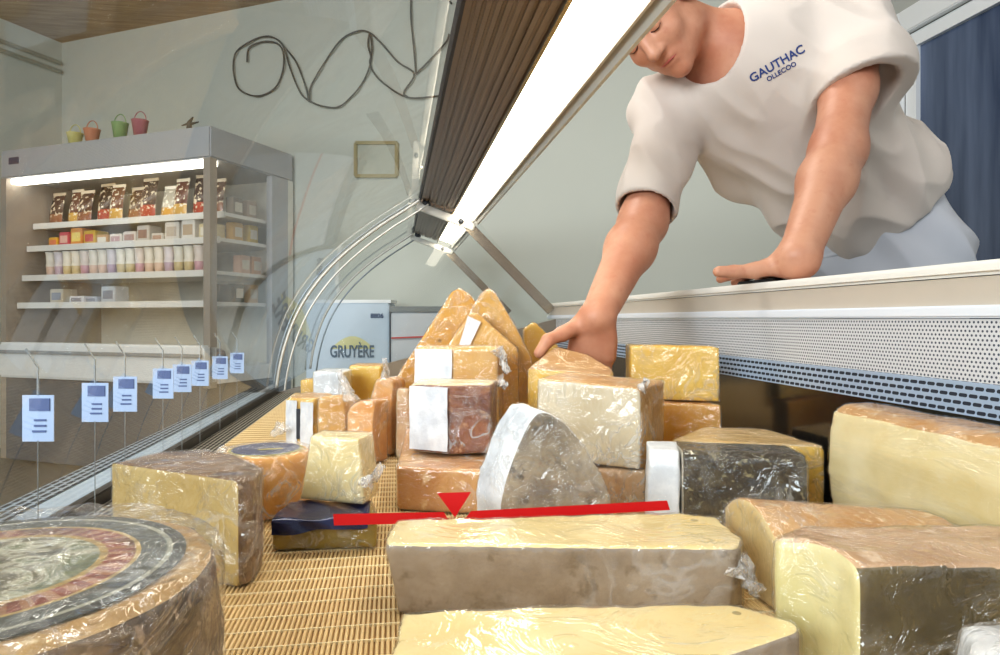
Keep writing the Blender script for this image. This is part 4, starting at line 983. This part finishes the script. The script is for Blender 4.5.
# ---------------------------------------------------------------- person: distance-field body, meshed with surface nets
class Field:
    def __init__(s, lo, hi, h):
        s.lo = np.array(lo, np.float32); s.h = h; s.n = np.ceil((np.array(hi)-np.array(lo))/h).astype(int)+1
        s.f = np.full(tuple(s.n), .05, np.float32)
    def win(s, lo, hi):
        a = np.clip(np.floor((np.array(lo)-s.lo)/s.h).astype(int), 0, s.n-1); b = np.clip(np.ceil((np.array(hi)-s.lo)/s.h).astype(int)+1, 1, s.n)
        if np.any(b <= a): return None
        ax = [s.lo[i]+s.h*np.arange(a[i], b[i], dtype=np.float32) for i in range(3)]
        return tuple(slice(a[i], b[i]) for i in range(3)), ax[0][:, None, None], ax[1][None, :, None], ax[2][None, None, :]
    def comb(s, sl, d, k, op):
        f = s.f[sl]
        if op == 'u':
            if k > 0: h = np.clip(.5+.5*(f-d)/k, 0, 1); s.f[sl] = f*(1-h)+d*h-k*h*(1-h)
            else: s.f[sl] = np.minimum(f, d)
        else:
            if k > 0: h = np.clip(.5-.5*(f+d)/k, 0, 1); s.f[sl] = f*(1-h)-d*h+k*h*(1-h)
            else: s.f[sl] = np.maximum(f, -d)
    def cap(s, a, b, ra, rb, k=.01, op='u', cut=None, flat=None):
        a = np.array(a, np.float32); b = np.array(b, np.float32); R = max(ra, rb)+k+.02
        w = s.win(np.minimum(a, b)-R, np.maximum(a, b)+R)
        if w is None: return
        sl, X, Y, Z = w; d = b-a; L2 = float(d @ d)+1e-12
        t = np.clip(((X-a[0])*d[0]+(Y-a[1])*d[1]+(Z-a[2])*d[2])/L2, 0, 1)
        px, py, pz = X-a[0]-t*d[0], Y-a[1]-t*d[1], Z-a[2]-t*d[2]
        if flat is not None: # flatten along a direction: (dir, scale)
            q = np.array(flat[0], np.float32); e = (px*q[0]+py*q[1]+pz*q[2])*(1/flat[1]-1); px = px+e*q[0]; py = py+e*q[1]; pz = pz+e*q[2]
        dist = np.sqrt(px*px+py*py+pz*pz)-(ra+(rb-ra)*t)
        if flat is not None: dist = dist*flat[1]
        if cut is not None:
            c, n = np.array(cut[0], np.float32), np.array(cut[1], np.float32); dist = np.maximum(dist, (X-c[0])*n[0]+(Y-c[1])*n[1]+(Z-c[2])*n[2])
        s.comb(sl, dist.astype(np.float32), k, op)
    def ell(s, c, r, M=None, k=.01, op='u'):
        c = np.array(c, np.float32); r = np.array(r, np.float32); R = float(r.max())+k+.02
        w = s.win(c-R, c+R)
        if w is None: return
        sl, X, Y, Z = w; M = np.eye(3) if M is None else np.array(M)   # columns: axes
        x, y, z = X-c[0], Y-c[1], Z-c[2]
        u = [(x*M[0][i]+y*M[1][i]+z*M[2][i]) for i in range(3)]
        k0 = np.sqrt(sum((u[i]/r[i])**2 for i in range(3)))+1e-6; k1 = np.sqrt(sum((u[i]/r[i]**2)**2 for i in range(3)))+1e-6
        s.comb(sl, (k0*(k0-1)/k1).astype(np.float32), k, op)
    def mesh(s):
        f = s.f; g = f < 0
        n0, n1, n2 = f.shape
        cnt = np.zeros((n0-1, n1-1, n2-1), np.uint8)
        for i in (0, 1):
            for j in (0, 1):
                for k in (0, 1): cnt += g[i:n0-1+i, j:n1-1+j, k:n2-1+k]
        act = (cnt > 0) & (cnt < 8); idx = np.argwhere(act)
        ids = np.full(cnt.shape, -1, np.int32); ids[act] = np.arange(len(idx))
        C = [(i, j, k) for i in (0, 1) for j in (0, 1) for k in (0, 1)]
        val = np.stack([f[idx[:, 0]+c[0], idx[:, 1]+c[1], idx[:, 2]+c[2]] for c in C], 1)
        acc = np.zeros((len(idx), 3), np.float32); num = np.zeros(len(idx), np.float32)
        for a in range(8):
            for b in range(a+1, 8):
                if sum(abs(C[a][q]-C[b][q]) for q in range(3)) != 1: continue
                fa, fb = val[:, a], val[:, b]; m = (fa < 0) != (fb < 0)
                t = np.where(m, fa/(fa-fb+1e-12), 0)
                for q in range(3): acc[:, q] += np.where(m, C[a][q]+t*(C[b][q]-C[a][q]), 0)
                num += m
        v = s.lo+s.h*(idx+acc/num[:, None])
        quads = []
        for ax in range(3):
            sh = [slice(1, -1)]*3; sh[ax] = slice(0, -1); sh2 = list(sh); sh2[ax] = slice(1, None)
            A, B = g[tuple(sh)], g[tuple(sh2)]; e = np.argwhere(A != B); flip = A[A != B]
            o = np.ones(3, int); o[ax] = 0; e = e+o
            u, w = [(1, 2), (2, 0), (0, 1)][ax]
            def at(du, dw):
                q = e.copy(); q[:, u] += du; q[:, w] += dw; return ids[q[:, 0], q[:, 1], q[:, 2]]
            q = np.stack([at(-1, -1), at(0, -1), at(0, 0), at(-1, 0)], 1)
            q = np.where(flip[:, None], q, q[:, ::-1]); quads.append(q)
        q = np.concatenate(quads); q = q[(q >= 0).all(1)]
        return v, q
def np_mesh(name, v, q, mat, parent, smooth_it=0):
    off = np.array(origin(parent)) if parent else np.zeros(3)
    me = bpy.data.meshes.new(name); me.vertices.add(len(v)); me.vertices.foreach_set('co', (v-off).astype(np.float32).ravel())
    me.loops.add(len(q)*4); me.loops.foreach_set('vertex_index', q.astype(np.int32).ravel())
    me.polygons.add(len(q)); me.polygons.foreach_set('loop_start', np.arange(0, len(q)*4, 4, dtype=np.int32))
    me.update(calc_edges=True); me.validate()
    me.polygons.foreach_set('use_smooth', [True]*len(me.polygons))
    o = bpy.data.objects.new(name, me); COL.objects.link(o); me.materials.append(mat)
    if parent: o.parent = parent
    if smooth_it:
        md = o.modifiers.new('s', 'SMOOTH'); md.factor = .5; md.iterations = smooth_it
        m2 = bpy.data.meshes.new_from_object(o.evaluated_get(bpy.context.evaluated_depsgraph_get())); o.modifiers.clear(); o.data = m2
    return o
def V3(v): return (v[0], v[1], v[2])
# joints
hipc = P(884, 262, 1.56)
shR = P(668, 112, 1.47); elR = P(643, 222, 1.33); wrR = P(597, 317, 1.16)
shL = P(856, 36, 1.34); elL = P(838, 150, 1.20); wrL = P(798, 258, 1.085)
neckb = (shR+shL)/2+Vector((0, 0, .035))
H_L = DV(.527, .40, .749); H_U = DV(-.81, .505, .30); H_F = DV(-.255, -.765, .59)
HM = np.array([[H_L[i], H_F[i], H_U[i]] for i in range(3)])     # columns: left, forward, up
eyes = P(648, 41, 1.30); HC = eyes-H_F*.078+H_U*.012
def hp(l, f, u): return HC+H_L*l+H_F*f+H_U*u
chest = P(772, 92, 1.44); waist = P(852, 188, 1.51)
spx = (hipc-neckb).normalized()
side = (shL-shR).normalized(); side = (side-spx*side.dot(spx)).normalized(); fwd = spx.cross(side).normalized()
if fwd.dot(DV(-1, 0, .3)) < 0: fwd = -fwd
BM = np.array([[side[i], fwd[i], spx[i]] for i in range(3)])
foot = []
hipL = Vector((hipc.x, hipc.y-.085, hipc.z-.02)); hipR = Vector((hipc.x, hipc.y+.085, hipc.z-.02))
knees = [Vector((hipc.x-.03, hipc.y+s*.10, FLOOR+.5)) for s in (-1, 1)]; anks = [Vector((hipc.x+.02, hipc.y+s*.11, FLOOR+.09)) for s in (-1, 1)]
def head_prims(F):
    e = lambda l, f, u, r, k=.012, op='u': F.ell(hp(l, f, u), r, HM, k, op)
    e(0, -.02, .045, (.076, .096, .085), .0)                 # skull
    e(0, .02, -.025, (.062, .072, .085), .03)                # face mass
    e(0, .045, -.083, (.038, .038, .030), .03)               # jaw
    e(0, .072, -.102, (.020, .016, .015), .016)              # chin
    e(0, .070, .022, (.050, .017, .013), .014)               # brow ridge
    for s in (-1, 1):
        e(s*.036, .058, -.030, (.022, .020, .020), .018)     # cheekbones
        e(s*.052, .0, -.068, (.016, .038, .026), .025)       # jaw angle
        e(s*.031, .086, .001, (.016, .012, .0105), .008, 's') # eye socket
        e(s*.031, .074, .0, (.0135, .0125, .0115), .003)     # lids
        F.ell(hp(s*.074, -.012, -.008), (.009, .019, .031), HM, .006)
        F.ell(hp(s*.083, -.008, -.004), (.006, .010, .018), HM, .004, 's')
    F.cap(hp(0, .080, .012), hp(0, .102, -.030), .0085, .0125, .010)      # nose bridge
    e(0, .104, -.033, (.012, .012, .010), .006)
    for s in (-1, 1):
        e(s*.0125, .092, -.036, (.0075, .010, .0075), .005); e(s*.007, .1, -.0455, (.004, .005, .003), .002, 's')
    e(0, .083, -.061, (.022, .011, .0065), .006); e(0, .080, -.072, (.019, .011, .0065), .006)  # lips
    e(0, .093, -.0665, (.019, .010, .0016), .002, 's')
def fingers(F, W, d, n, s, curl, spread, thumb, kn=.004, first=0, ext=.092):
    """d: palm direction, n: back of the hand, s: towards the thumb"""
    d = d.normalized(); n = (n-d*n.dot(d)).normalized(); s = (s-d*s.dot(d)-n*s.dot(n)).normalized()
    K = []
    offs = (.031, .0105, -.0105, -.030); lens = ((.043, .025, .021), (.047, .029, .022), (.044, .027, .021), (.034, .021, .019)); rad = (.0098, .0100, .0095, .0085)
    for o, L, r, i in zip(offs, lens, rad, range(4)):
        k0 = W+d*(ext-.006*abs(i-1))+s*o; F.cap(W+s*o*.55, k0, .0145, .0115, .012)
        ang = curl[i][0]; dd = d; p = k0; q = s*math.sin(spread[i])
        F.ell(k0+n*.002, (.0115, .0115, .0115), None, .006)
        for j, l in enumerate(L):
            a = sum(curl[i][:j+1]); dr = (d*math.cos(a)-n*math.sin(a)+q).normalized(); e = p+dr*l
            F.cap(p, e, r*(1-.06*j), r*(.94-.07*j), kn); p = e
    F.ell(W+d*.045+n*(-.002), (.040, .046, .015), np.array([[s[i], d[i], n[i]] for i in range(3)]), .012)
    p = W+d*.018+s*.026-n*.004
    F.cap(W+d*.01, p, .017, .016, .012)
    for l, r, (a, b, c) in zip((.040, .032, .026), (.0145, .0118, .0105), thumb):
        dr = (d*a+s*b-n*c).normalized(); e = p+dr*l; F.cap(p, e, r, r*.9, .006); p = e
# ---- body
allj = [shR, elR, wrR, shL, elL, wrL, hipc, HC]
lo = Vector((min(p.x for p in allj)-.20, min(p.y for p in allj)-.24, FLOOR+.02)); hi = Vector((max(p.x for p in allj)+.22, max(p.y for p in allj)+.2, HC.z+.2))
F = Field(lo, hi, .0038)
F.ell(chest, (.165, .105, .18), BM, .0); F.ell(waist, (.125, .09, .16), BM, .05); F.ell(hipc, (.13, .105, .11), BM, .05)
F.cap(neckb-Vector((0, 0, .05)), neckb+(HC-neckb)*.25, .075, .06, .05)
F.cap(neckb+Vector((0, 0, .0)), hp(0, -.035, -.04), .058, .054, .03)
for sh, c in ((shR, 1), (shL, -1)): F.cap(neckb, sh, .055, .055, .04)
# arms with muscle taper
def arm(sh, el, wr, rs):
    m1 = sh.lerp(el, .5); m2 = el.lerp(wr, .3)
    F.cap(sh, m1, rs[0], rs[1], .03); F.cap(m1, el, rs[1], rs[2], .03); F.cap(el, m2, rs[2], rs[3], .03); F.cap(m2, wr, rs[3], rs[4], .03)
arm(shR, elR, wrR, (.050, .046, .043, .043, .029)); arm(shL, elL, wrL, (.050, .046, .043, .043, .030))
head_prims(F)
# right hand gripping the wedge
dR = DV(-.10, -.93, -.30)
fingers(F, wrR, dR, DV(.25, .25, -.95), DV(-.95, -.05, -.25), ((.05, .25, .2), (.05, .25, .2), (.05, .25, .2), (.1, .25, .2)), (.06, .02, -.02, -.06), ((.30, .62, .72), (.22, .60, .75), (.75, .35, .5)), ext=.080)
# left hand resting on the ledge
tab = CAMZ+.058
dL = DV(-.12, .0, -1); dL.z = 0
fingers(F, Vector((wrL.x, wrL.y, tab+.034)), Vector((dL.x, dL.y, -.10)), Vector((0, 0, 1)), DV(-1, 0, .12), ((-.02, .08, .06), (.0, .1, .05), (.02, .1, .05), (.05, .12, .06)), (.28, .08, -.10, -.28), ((.10, .97, .20), (.02, 1, .06), (.0, 1, .0)), ext=.085)
F.cap(wrL, Vector((wrL.x, wrL.y, tab+.034)), .030, .027, .02)
for k_, a_, s in zip(knees, anks, (-1, 1)):
    h = hipL if s < 0 else hipR
    F.cap(h, k_, .085, .055, .04); F.cap(k_, k_.lerp(a_, .35), .052, .054, .02); F.cap(k_.lerp(a_, .35), a_, .054, .035, .02)
    F.cap(a_+Vector((.0, 0, -.03)), a_+Vector((-.14, 0, -.055)), .035, .025, .02)
def skin():
    t = NT('skin'); v = t.coord(); c = t.mix(t.ramp(t.noise(v, 9, 5, .6), [(.35, 0.0), (.65, 1.0)]), S('#bb8066'), S('#cf9c81'))
    c = t.mix(t.math('MULTIPLY', t.ramp(t.noise(v, 60, 4), [(.6, 0.0), (.75, 1.0)]), .35), c, S('#b86f58'))
    return t.done(t.pbr(c, .48, 0, t.bump(t.noise(v, 160, 3), .25, .001), sss=.2))
M_skin = skin()
person = empty('person', (hipc.x, hipc.y, FLOOR), 'man in white T-shirt leaning over the ledge, one hand gripping a cheese wedge', 'person')
v, q = F.mesh(); body = np_mesh('body', v, q, M_skin, person, 1)
del F
# ---- shirt
F = Field(lo, Vector((hi.x, hi.y, hi.z)), .005)
up = Vector((0, 0, 1))
F.ell(chest-spx*.01, (.190, .135, .20), BM, .0); F.ell(chest+spx*.11+fwd*.02, (.185, .135, .17), BM, .05); F.ell(waist+fwd*.01, (.175, .135, .17), BM, .06); F.ell(waist+spx*.07-fwd*.012, (.17, .135, .13), BM, .05)
F.cap(neckb-Vector((0, 0, .02)), shR, .075, .072, .05); F.cap(neckb-Vector((0, 0, .02)), shL, .075, .074, .05)
F.cap(neckb-Vector((0,0,.04)), neckb+(HC-neckb)*.18, .085, .078, .04)
hemR = shR.lerp(elR, .90); hemL = P(860, 94, 1.272)
dRs = (hemR-shR).normalized(); dLs = (hemL-shL).normalized()
F.cap(shR, hemR+dRs*.05, .074, .060, .04, cut=(hemR, (dRs+DV(.0, .0, .0)).normalized()))
hl = (dLs+DV(.35, -.05, 0)).normalized()
F.cap(shL, hemL+dLs*.06+DV(.01, 0, 0), .086, .097, .04, cut=(hemL, hl))
F.cap(hemR-dRs*.03, hemR+dRs*.04, .052, .056, 0, 's'); F.cap(hemL-dLs*.03, hemL+dLs*.05+DV(.01, 0, 0), .062, .083, 0, 's')
# lower hem: cut with a plane below the waist
hem = P(888, 213, 1.5)
w_ = F.win(lo, hi); sl, X, Y, Z = w_; nn = (spx*.9+DV(.25, -.1, 0)).normalized()
F.f = np.maximum(F.f, np.minimum((X-hem.x)*nn.x+(Y-hem.y)*nn.y+(Z-hem.z)*nn.z, .05)).astype(np.float32)
# neckline
F.ell(neckb+(HC-neckb)*.42+H_F*.01, (.074, .074, .085), None, .01, 's')
v, q = F.mesh(); del F
def folds(v, n):
    out = np.zeros(len(v), np.float32)
    for i, p in enumerate(v):
        a = (Vector(p)-neckb); s_ = a.dot(side); l_ = a.dot(spx); f_ = a.dot(fwd)
        wv = Vector((s_*9+l_*2.2, l_*2.0, f_*4))
        b = noise.noise(wv*1.6)*1.0+(1-abs(noise.noise(Vector((s_*9+l_*4, l_*2.2-s_*3, f_*4))))*4)*.45
        b += (1-abs(noise.noise(Vector((s_*15-l_*5, l_*3.5+s_*4, f_*7+3))))*5)*.55
        hd = min(1, abs((Vector(p)-hemR).dot(dRs))*14+max(0, (Vector(p)-hemR).length-.1)*9, abs((Vector(p)-hemL).dot(hl))*12+max(0, (Vector(p)-hemL).length-.14)*9)
        hd = min(hd, .35+abs((Vector(p)-hem).dot(nn))*9, max(0, (Vector(p)-neckb-(HC-neckb)*.42).length-.085)*9+.05)
        out[i] = b*.018*min(1, .45+abs(l_)*3)*hd
    return out
tmp = np_mesh('tmp', v, q, M_skin, None, 2); co, no = arrays(tmp.data); bpy.data.objects.remove(tmp)
co = co+no*folds(co, no)[:, None]
t = NT('shirt_cotton'); vv = t.coord(); cc_ = t.mix(t.noise(vv, 5, 3), S('#c4b8ad'), S('#d4cbc3')); M_shirt = t.done(t.pbr(cc_, .9, 0, t.bump(t.noise(vv, 300, 2), .15, .001), sheen=.3))
shirt = np_mesh('t_shirt', co, q, M_shirt, person, 1)
# hems as slightly raised bands are left to the fold; sleeve hems
def ringband(name, c, d, r, w, mat, parent, flatv=None):
    d = d.normalized(); u = d.orthogonal().normalized(); x = d.cross(u); m = MB()
    return m
# ---- trousers
lo2 = Vector((hipc.x-.3, hipc.y-.3, FLOOR+.04)); hi2 = Vector((hipc.x+.26, hipc.y+.3, hipc.z+.2))
F = Field(lo2, hi2, .006)
F.ell(hipc-spx*.02, (.158, .135, .15), BM, 0); F.ell(hipc-spx*.10, (.150, .115, .12), BM, .05); F.ell(hipc+Vector((.0, 0, -.02)), (.13, .17, .14), None, .05)
for k_, a_, s in zip(knees, anks, (-1, 1)):
    h = hipL if s < 0 else hipR; h2 = h+Vector((.02, 0, .02))
    F.cap(h2, k_, .098, .08, .05); F.cap(k_, a_+Vector((0, 0, .0)), .085, .07, .04, cut=(a_+Vector((0, 0, -.02)), (0, 0, -1)))
wc = hipc-spx*.16
w_ = F.win(lo2, hi2); sl, X, Y, Z = w_; F.f = np.maximum(F.f, -((X-wc.x)*spx.x+(Y-wc.y)*spx.y+(Z-wc.z)*spx.z)).astype(np.float32)
v, q = F.mesh(); del F
tmp = np_mesh('tmp', v, q, M_skin, None, 2); co, no = arrays(tmp.data); bpy.data.objects.remove(tmp)
co = co+no*np.array([.012*noise.noise(Vector((p[0]*9, p[1]*9, p[2]*4+p[0]*8)))+.012*(1-abs(noise.noise(Vector((p[0]*12+p[2]*7, p[1]*7, p[2]*9))))*4)*.5 for p in co], np.float32)[:, None]
t = NT('work_trousers'); vv = t.coord(); M_trs = t.done(t.pbr(t.mix(t.noise(vv, 5, 3), S('#b3b6bd'), S('#c9cbd1')), .9))
np_mesh('trousers', co, q, M_trs, person, 1)
# waistband
m = MB(); pts = []; n_ = 48; c0 = hipc-spx*.13
for k in range(n_+1):
    a = 2*math.pi*k/n_; pts.append(c0+side*(.148*math.cos(a))+fwd*(.116*math.sin(a)))
m.tube(pts, .007, 8, cap=False); m.build('waistband', M_trs, person, smooth=True)
# shoes
for a_ in anks:
    F = Field(a_+Vector((-.25, -.09, -.12)), a_+Vector((.12, .09, .06)), .006)
    F.cap(a_+Vector((.02, 0, -.03)), a_+Vector((-.15, 0, -.05)), .05, .036, .02); F.cap(a_+Vector((.02, 0, 0)), a_+Vector((.02, 0, -.03)), .045, .05, .02)
    w_ = F.win(a_-Vector((.3, .3, .3)), a_+Vector((.3, .3, .3))); sl, X, Y, Z = w_; F.f = np.maximum(F.f, (FLOOR+.002-Z)).astype(np.float32)
    v, q = F.mesh(); np_mesh('shoe', v, q, simple('white_shoe', S('#d8d8d6'), .5), person, 1)
# hair
lo3 = HC-Vector((.17, .17, .17)); hi3 = HC+Vector((.17, .17, .17))
F = Field(lo3, hi3, .004)
F.ell(hp(0, -.026, .050), (.082, .100, .090), HM, 0); F.ell(hp(0, -.055, -.01), (.072, .062, .075), HM, .03)
F.ell(hp(0, .075, -.02), (.10, .062, .085), HM, .01, 's'); F.ell(hp(0, .03, -.07), (.12, .09, .085), HM, .01, 's')
v, q = F.mesh(); np_mesh('hair', v, q, rind_mat('short_brown_hair', S('#6b4a33'), S('#8f6a4c'), None, 60, .8), person, 1)
# eyebrows, eyes, lips
M_brow = simple('eyebrow_hair', S('#8c5f45'), .8)
bb = BVHTree.FromPolygons([tuple(x.co+origin(body)) for x in body.data.vertices], [tuple(p.vertices) for p in body.data.polygons])
def onface(l, u, f=.16, lift=.0):
    h = bb.ray_cast(hp(l, f, u), -H_F, .2)
    return (h[0] if h[0] is not None else hp(l, .08, u))+H_F*lift
for s in (-1, 1):
    m = MB(); m.tube([onface(s*l, u, lift=.001) for l, u in ((.014, .019), (.024, .0245), (.036, .025), (.047, .018))], [.0022, .0034, .003, .0014], 6); m.build('eyebrow', M_brow, person, smooth=True)
    m = MB(); m.tube([onface(s*l, u, lift=.0003) for l, u in ((.0185, -.003), (.025, -.0065), (.033, -.0075), (.042, -.004))], [.0010, .0016, .0016, .001], 6); m.build('eyelash', simple('lash', S('#4a2f24'), .8), person, smooth=True)
M_lip = simple('lip', S('#b8645a'), .4)
m = MB(); m.tube([onface(l, -.0665+.002*math.cos(l*90), lift=-.0006) for l in (-.020, -.012, -.004, .004, .012, .020)], [.001, .0028, .0032, .0032, .0028, .001], 8); m.build('lips', M_lip, person, smooth=True)
# lettering on the shirt chest, projected on the cloth
sb = BVHTree.FromPolygons([tuple(x.co+origin(shirt)) for x in shirt.data.vertices], [tuple(p.vertices) for p in shirt.data.polygons])
hit = sb.ray_cast(C0, (P(779, 67, 1)-C0).normalized(), 4)
if hit[0] is not None:
    c_ = hit[0]; nrm = hit[1]
    for _ in (0,):
        acc = Vector((0, 0, 0))
        for dx in (-14, 0, 14):
            for dy in (-8, 0, 8):
                h = sb.ray_cast(C0, (P(779+dx, 67+dy, 1)-C0).normalized(), 4)
                if h[0] is not None: acc += h[1]
        nrm = acc.normalized()
    if nrm.dot(C0-c_) < 0: nrm = -nrm
    xd = DV(.86, .5, 0); xd = (xd-nrm*xd.dot(nrm)).normalized(); yd = nrm.cross(xd)
    def proj(me):
        for vx in me.vertices:
            h = sb.ray_cast(vx.co+nrm*.06, -nrm, .14)
            if h[0] is not None: vx.co = h[0]+nrm*.0015
    M_navy = simple('navy_print', S('#2c3f78'), .7)
    text_mesh('chest_lettering', 'GAUTHAC', .0225, M_navy, frame(xd, yd, c_+yd*.007), person, .0, proj=proj)
    text_mesh('chest_lettering', 'OLLECOO', .0125, M_navy, frame(xd, yd, c_-yd*.010), person, .0, proj=proj)
# ---------------------------------------------------------------- light
w = bpy.data.worlds.new('world'); scene.world = w; w.use_nodes = True
w.node_tree.nodes['Background'].inputs[0].default_value = (.86, .93, 1, 1); w.node_tree.nodes['Background'].inputs[1].default_value = .72
def area(name, loc, target, size, size_y, power, col):
    l = bpy.data.lights.new(name, 'AREA'); l.shape = 'RECTANGLE'; l.size = size; l.size_y = size_y; l.energy = power; l.color = col
    o = bpy.data.objects.new(name, l); COL.objects.link(o); o.location = loc
    o.rotation_euler = (Vector(target)-Vector(loc)).to_track_quat('-Z', 'Y').to_euler(); return o
area('window_daylight', (-2.2, -1.3, 1.3), (0, 2.2, .4), 2.2, 1.6, 120, (.9, .96, 1))
area('ceiling_fill', (-.6, 1.6, 2.15), (-.6, 1.6, 0), 1.6, .5, 36, (1, .96, .9))  # unseen fill added overhead to brighten the room
area('staff_side_fill', (1.5, .0, 2.1), (1.2, 1.3, .5), .9, .9, 6, (1, .97, .93))  # unseen fill added above the staff side
scene.view_settings.view_transform = 'Standard'
try: scene.view_settings.look = 'Medium High Contrast'
except Exception: scene.view_settings.look = 'None'
scene.view_settings.exposure = 0.06
scene.cycles.use_denoising = True
scene.cycles.transparent_max_bounces = 24
scene.cycles.max_bounces = 8
scene.cycles.caustics_reflective = False; scene.cycles.caustics_refractive = False
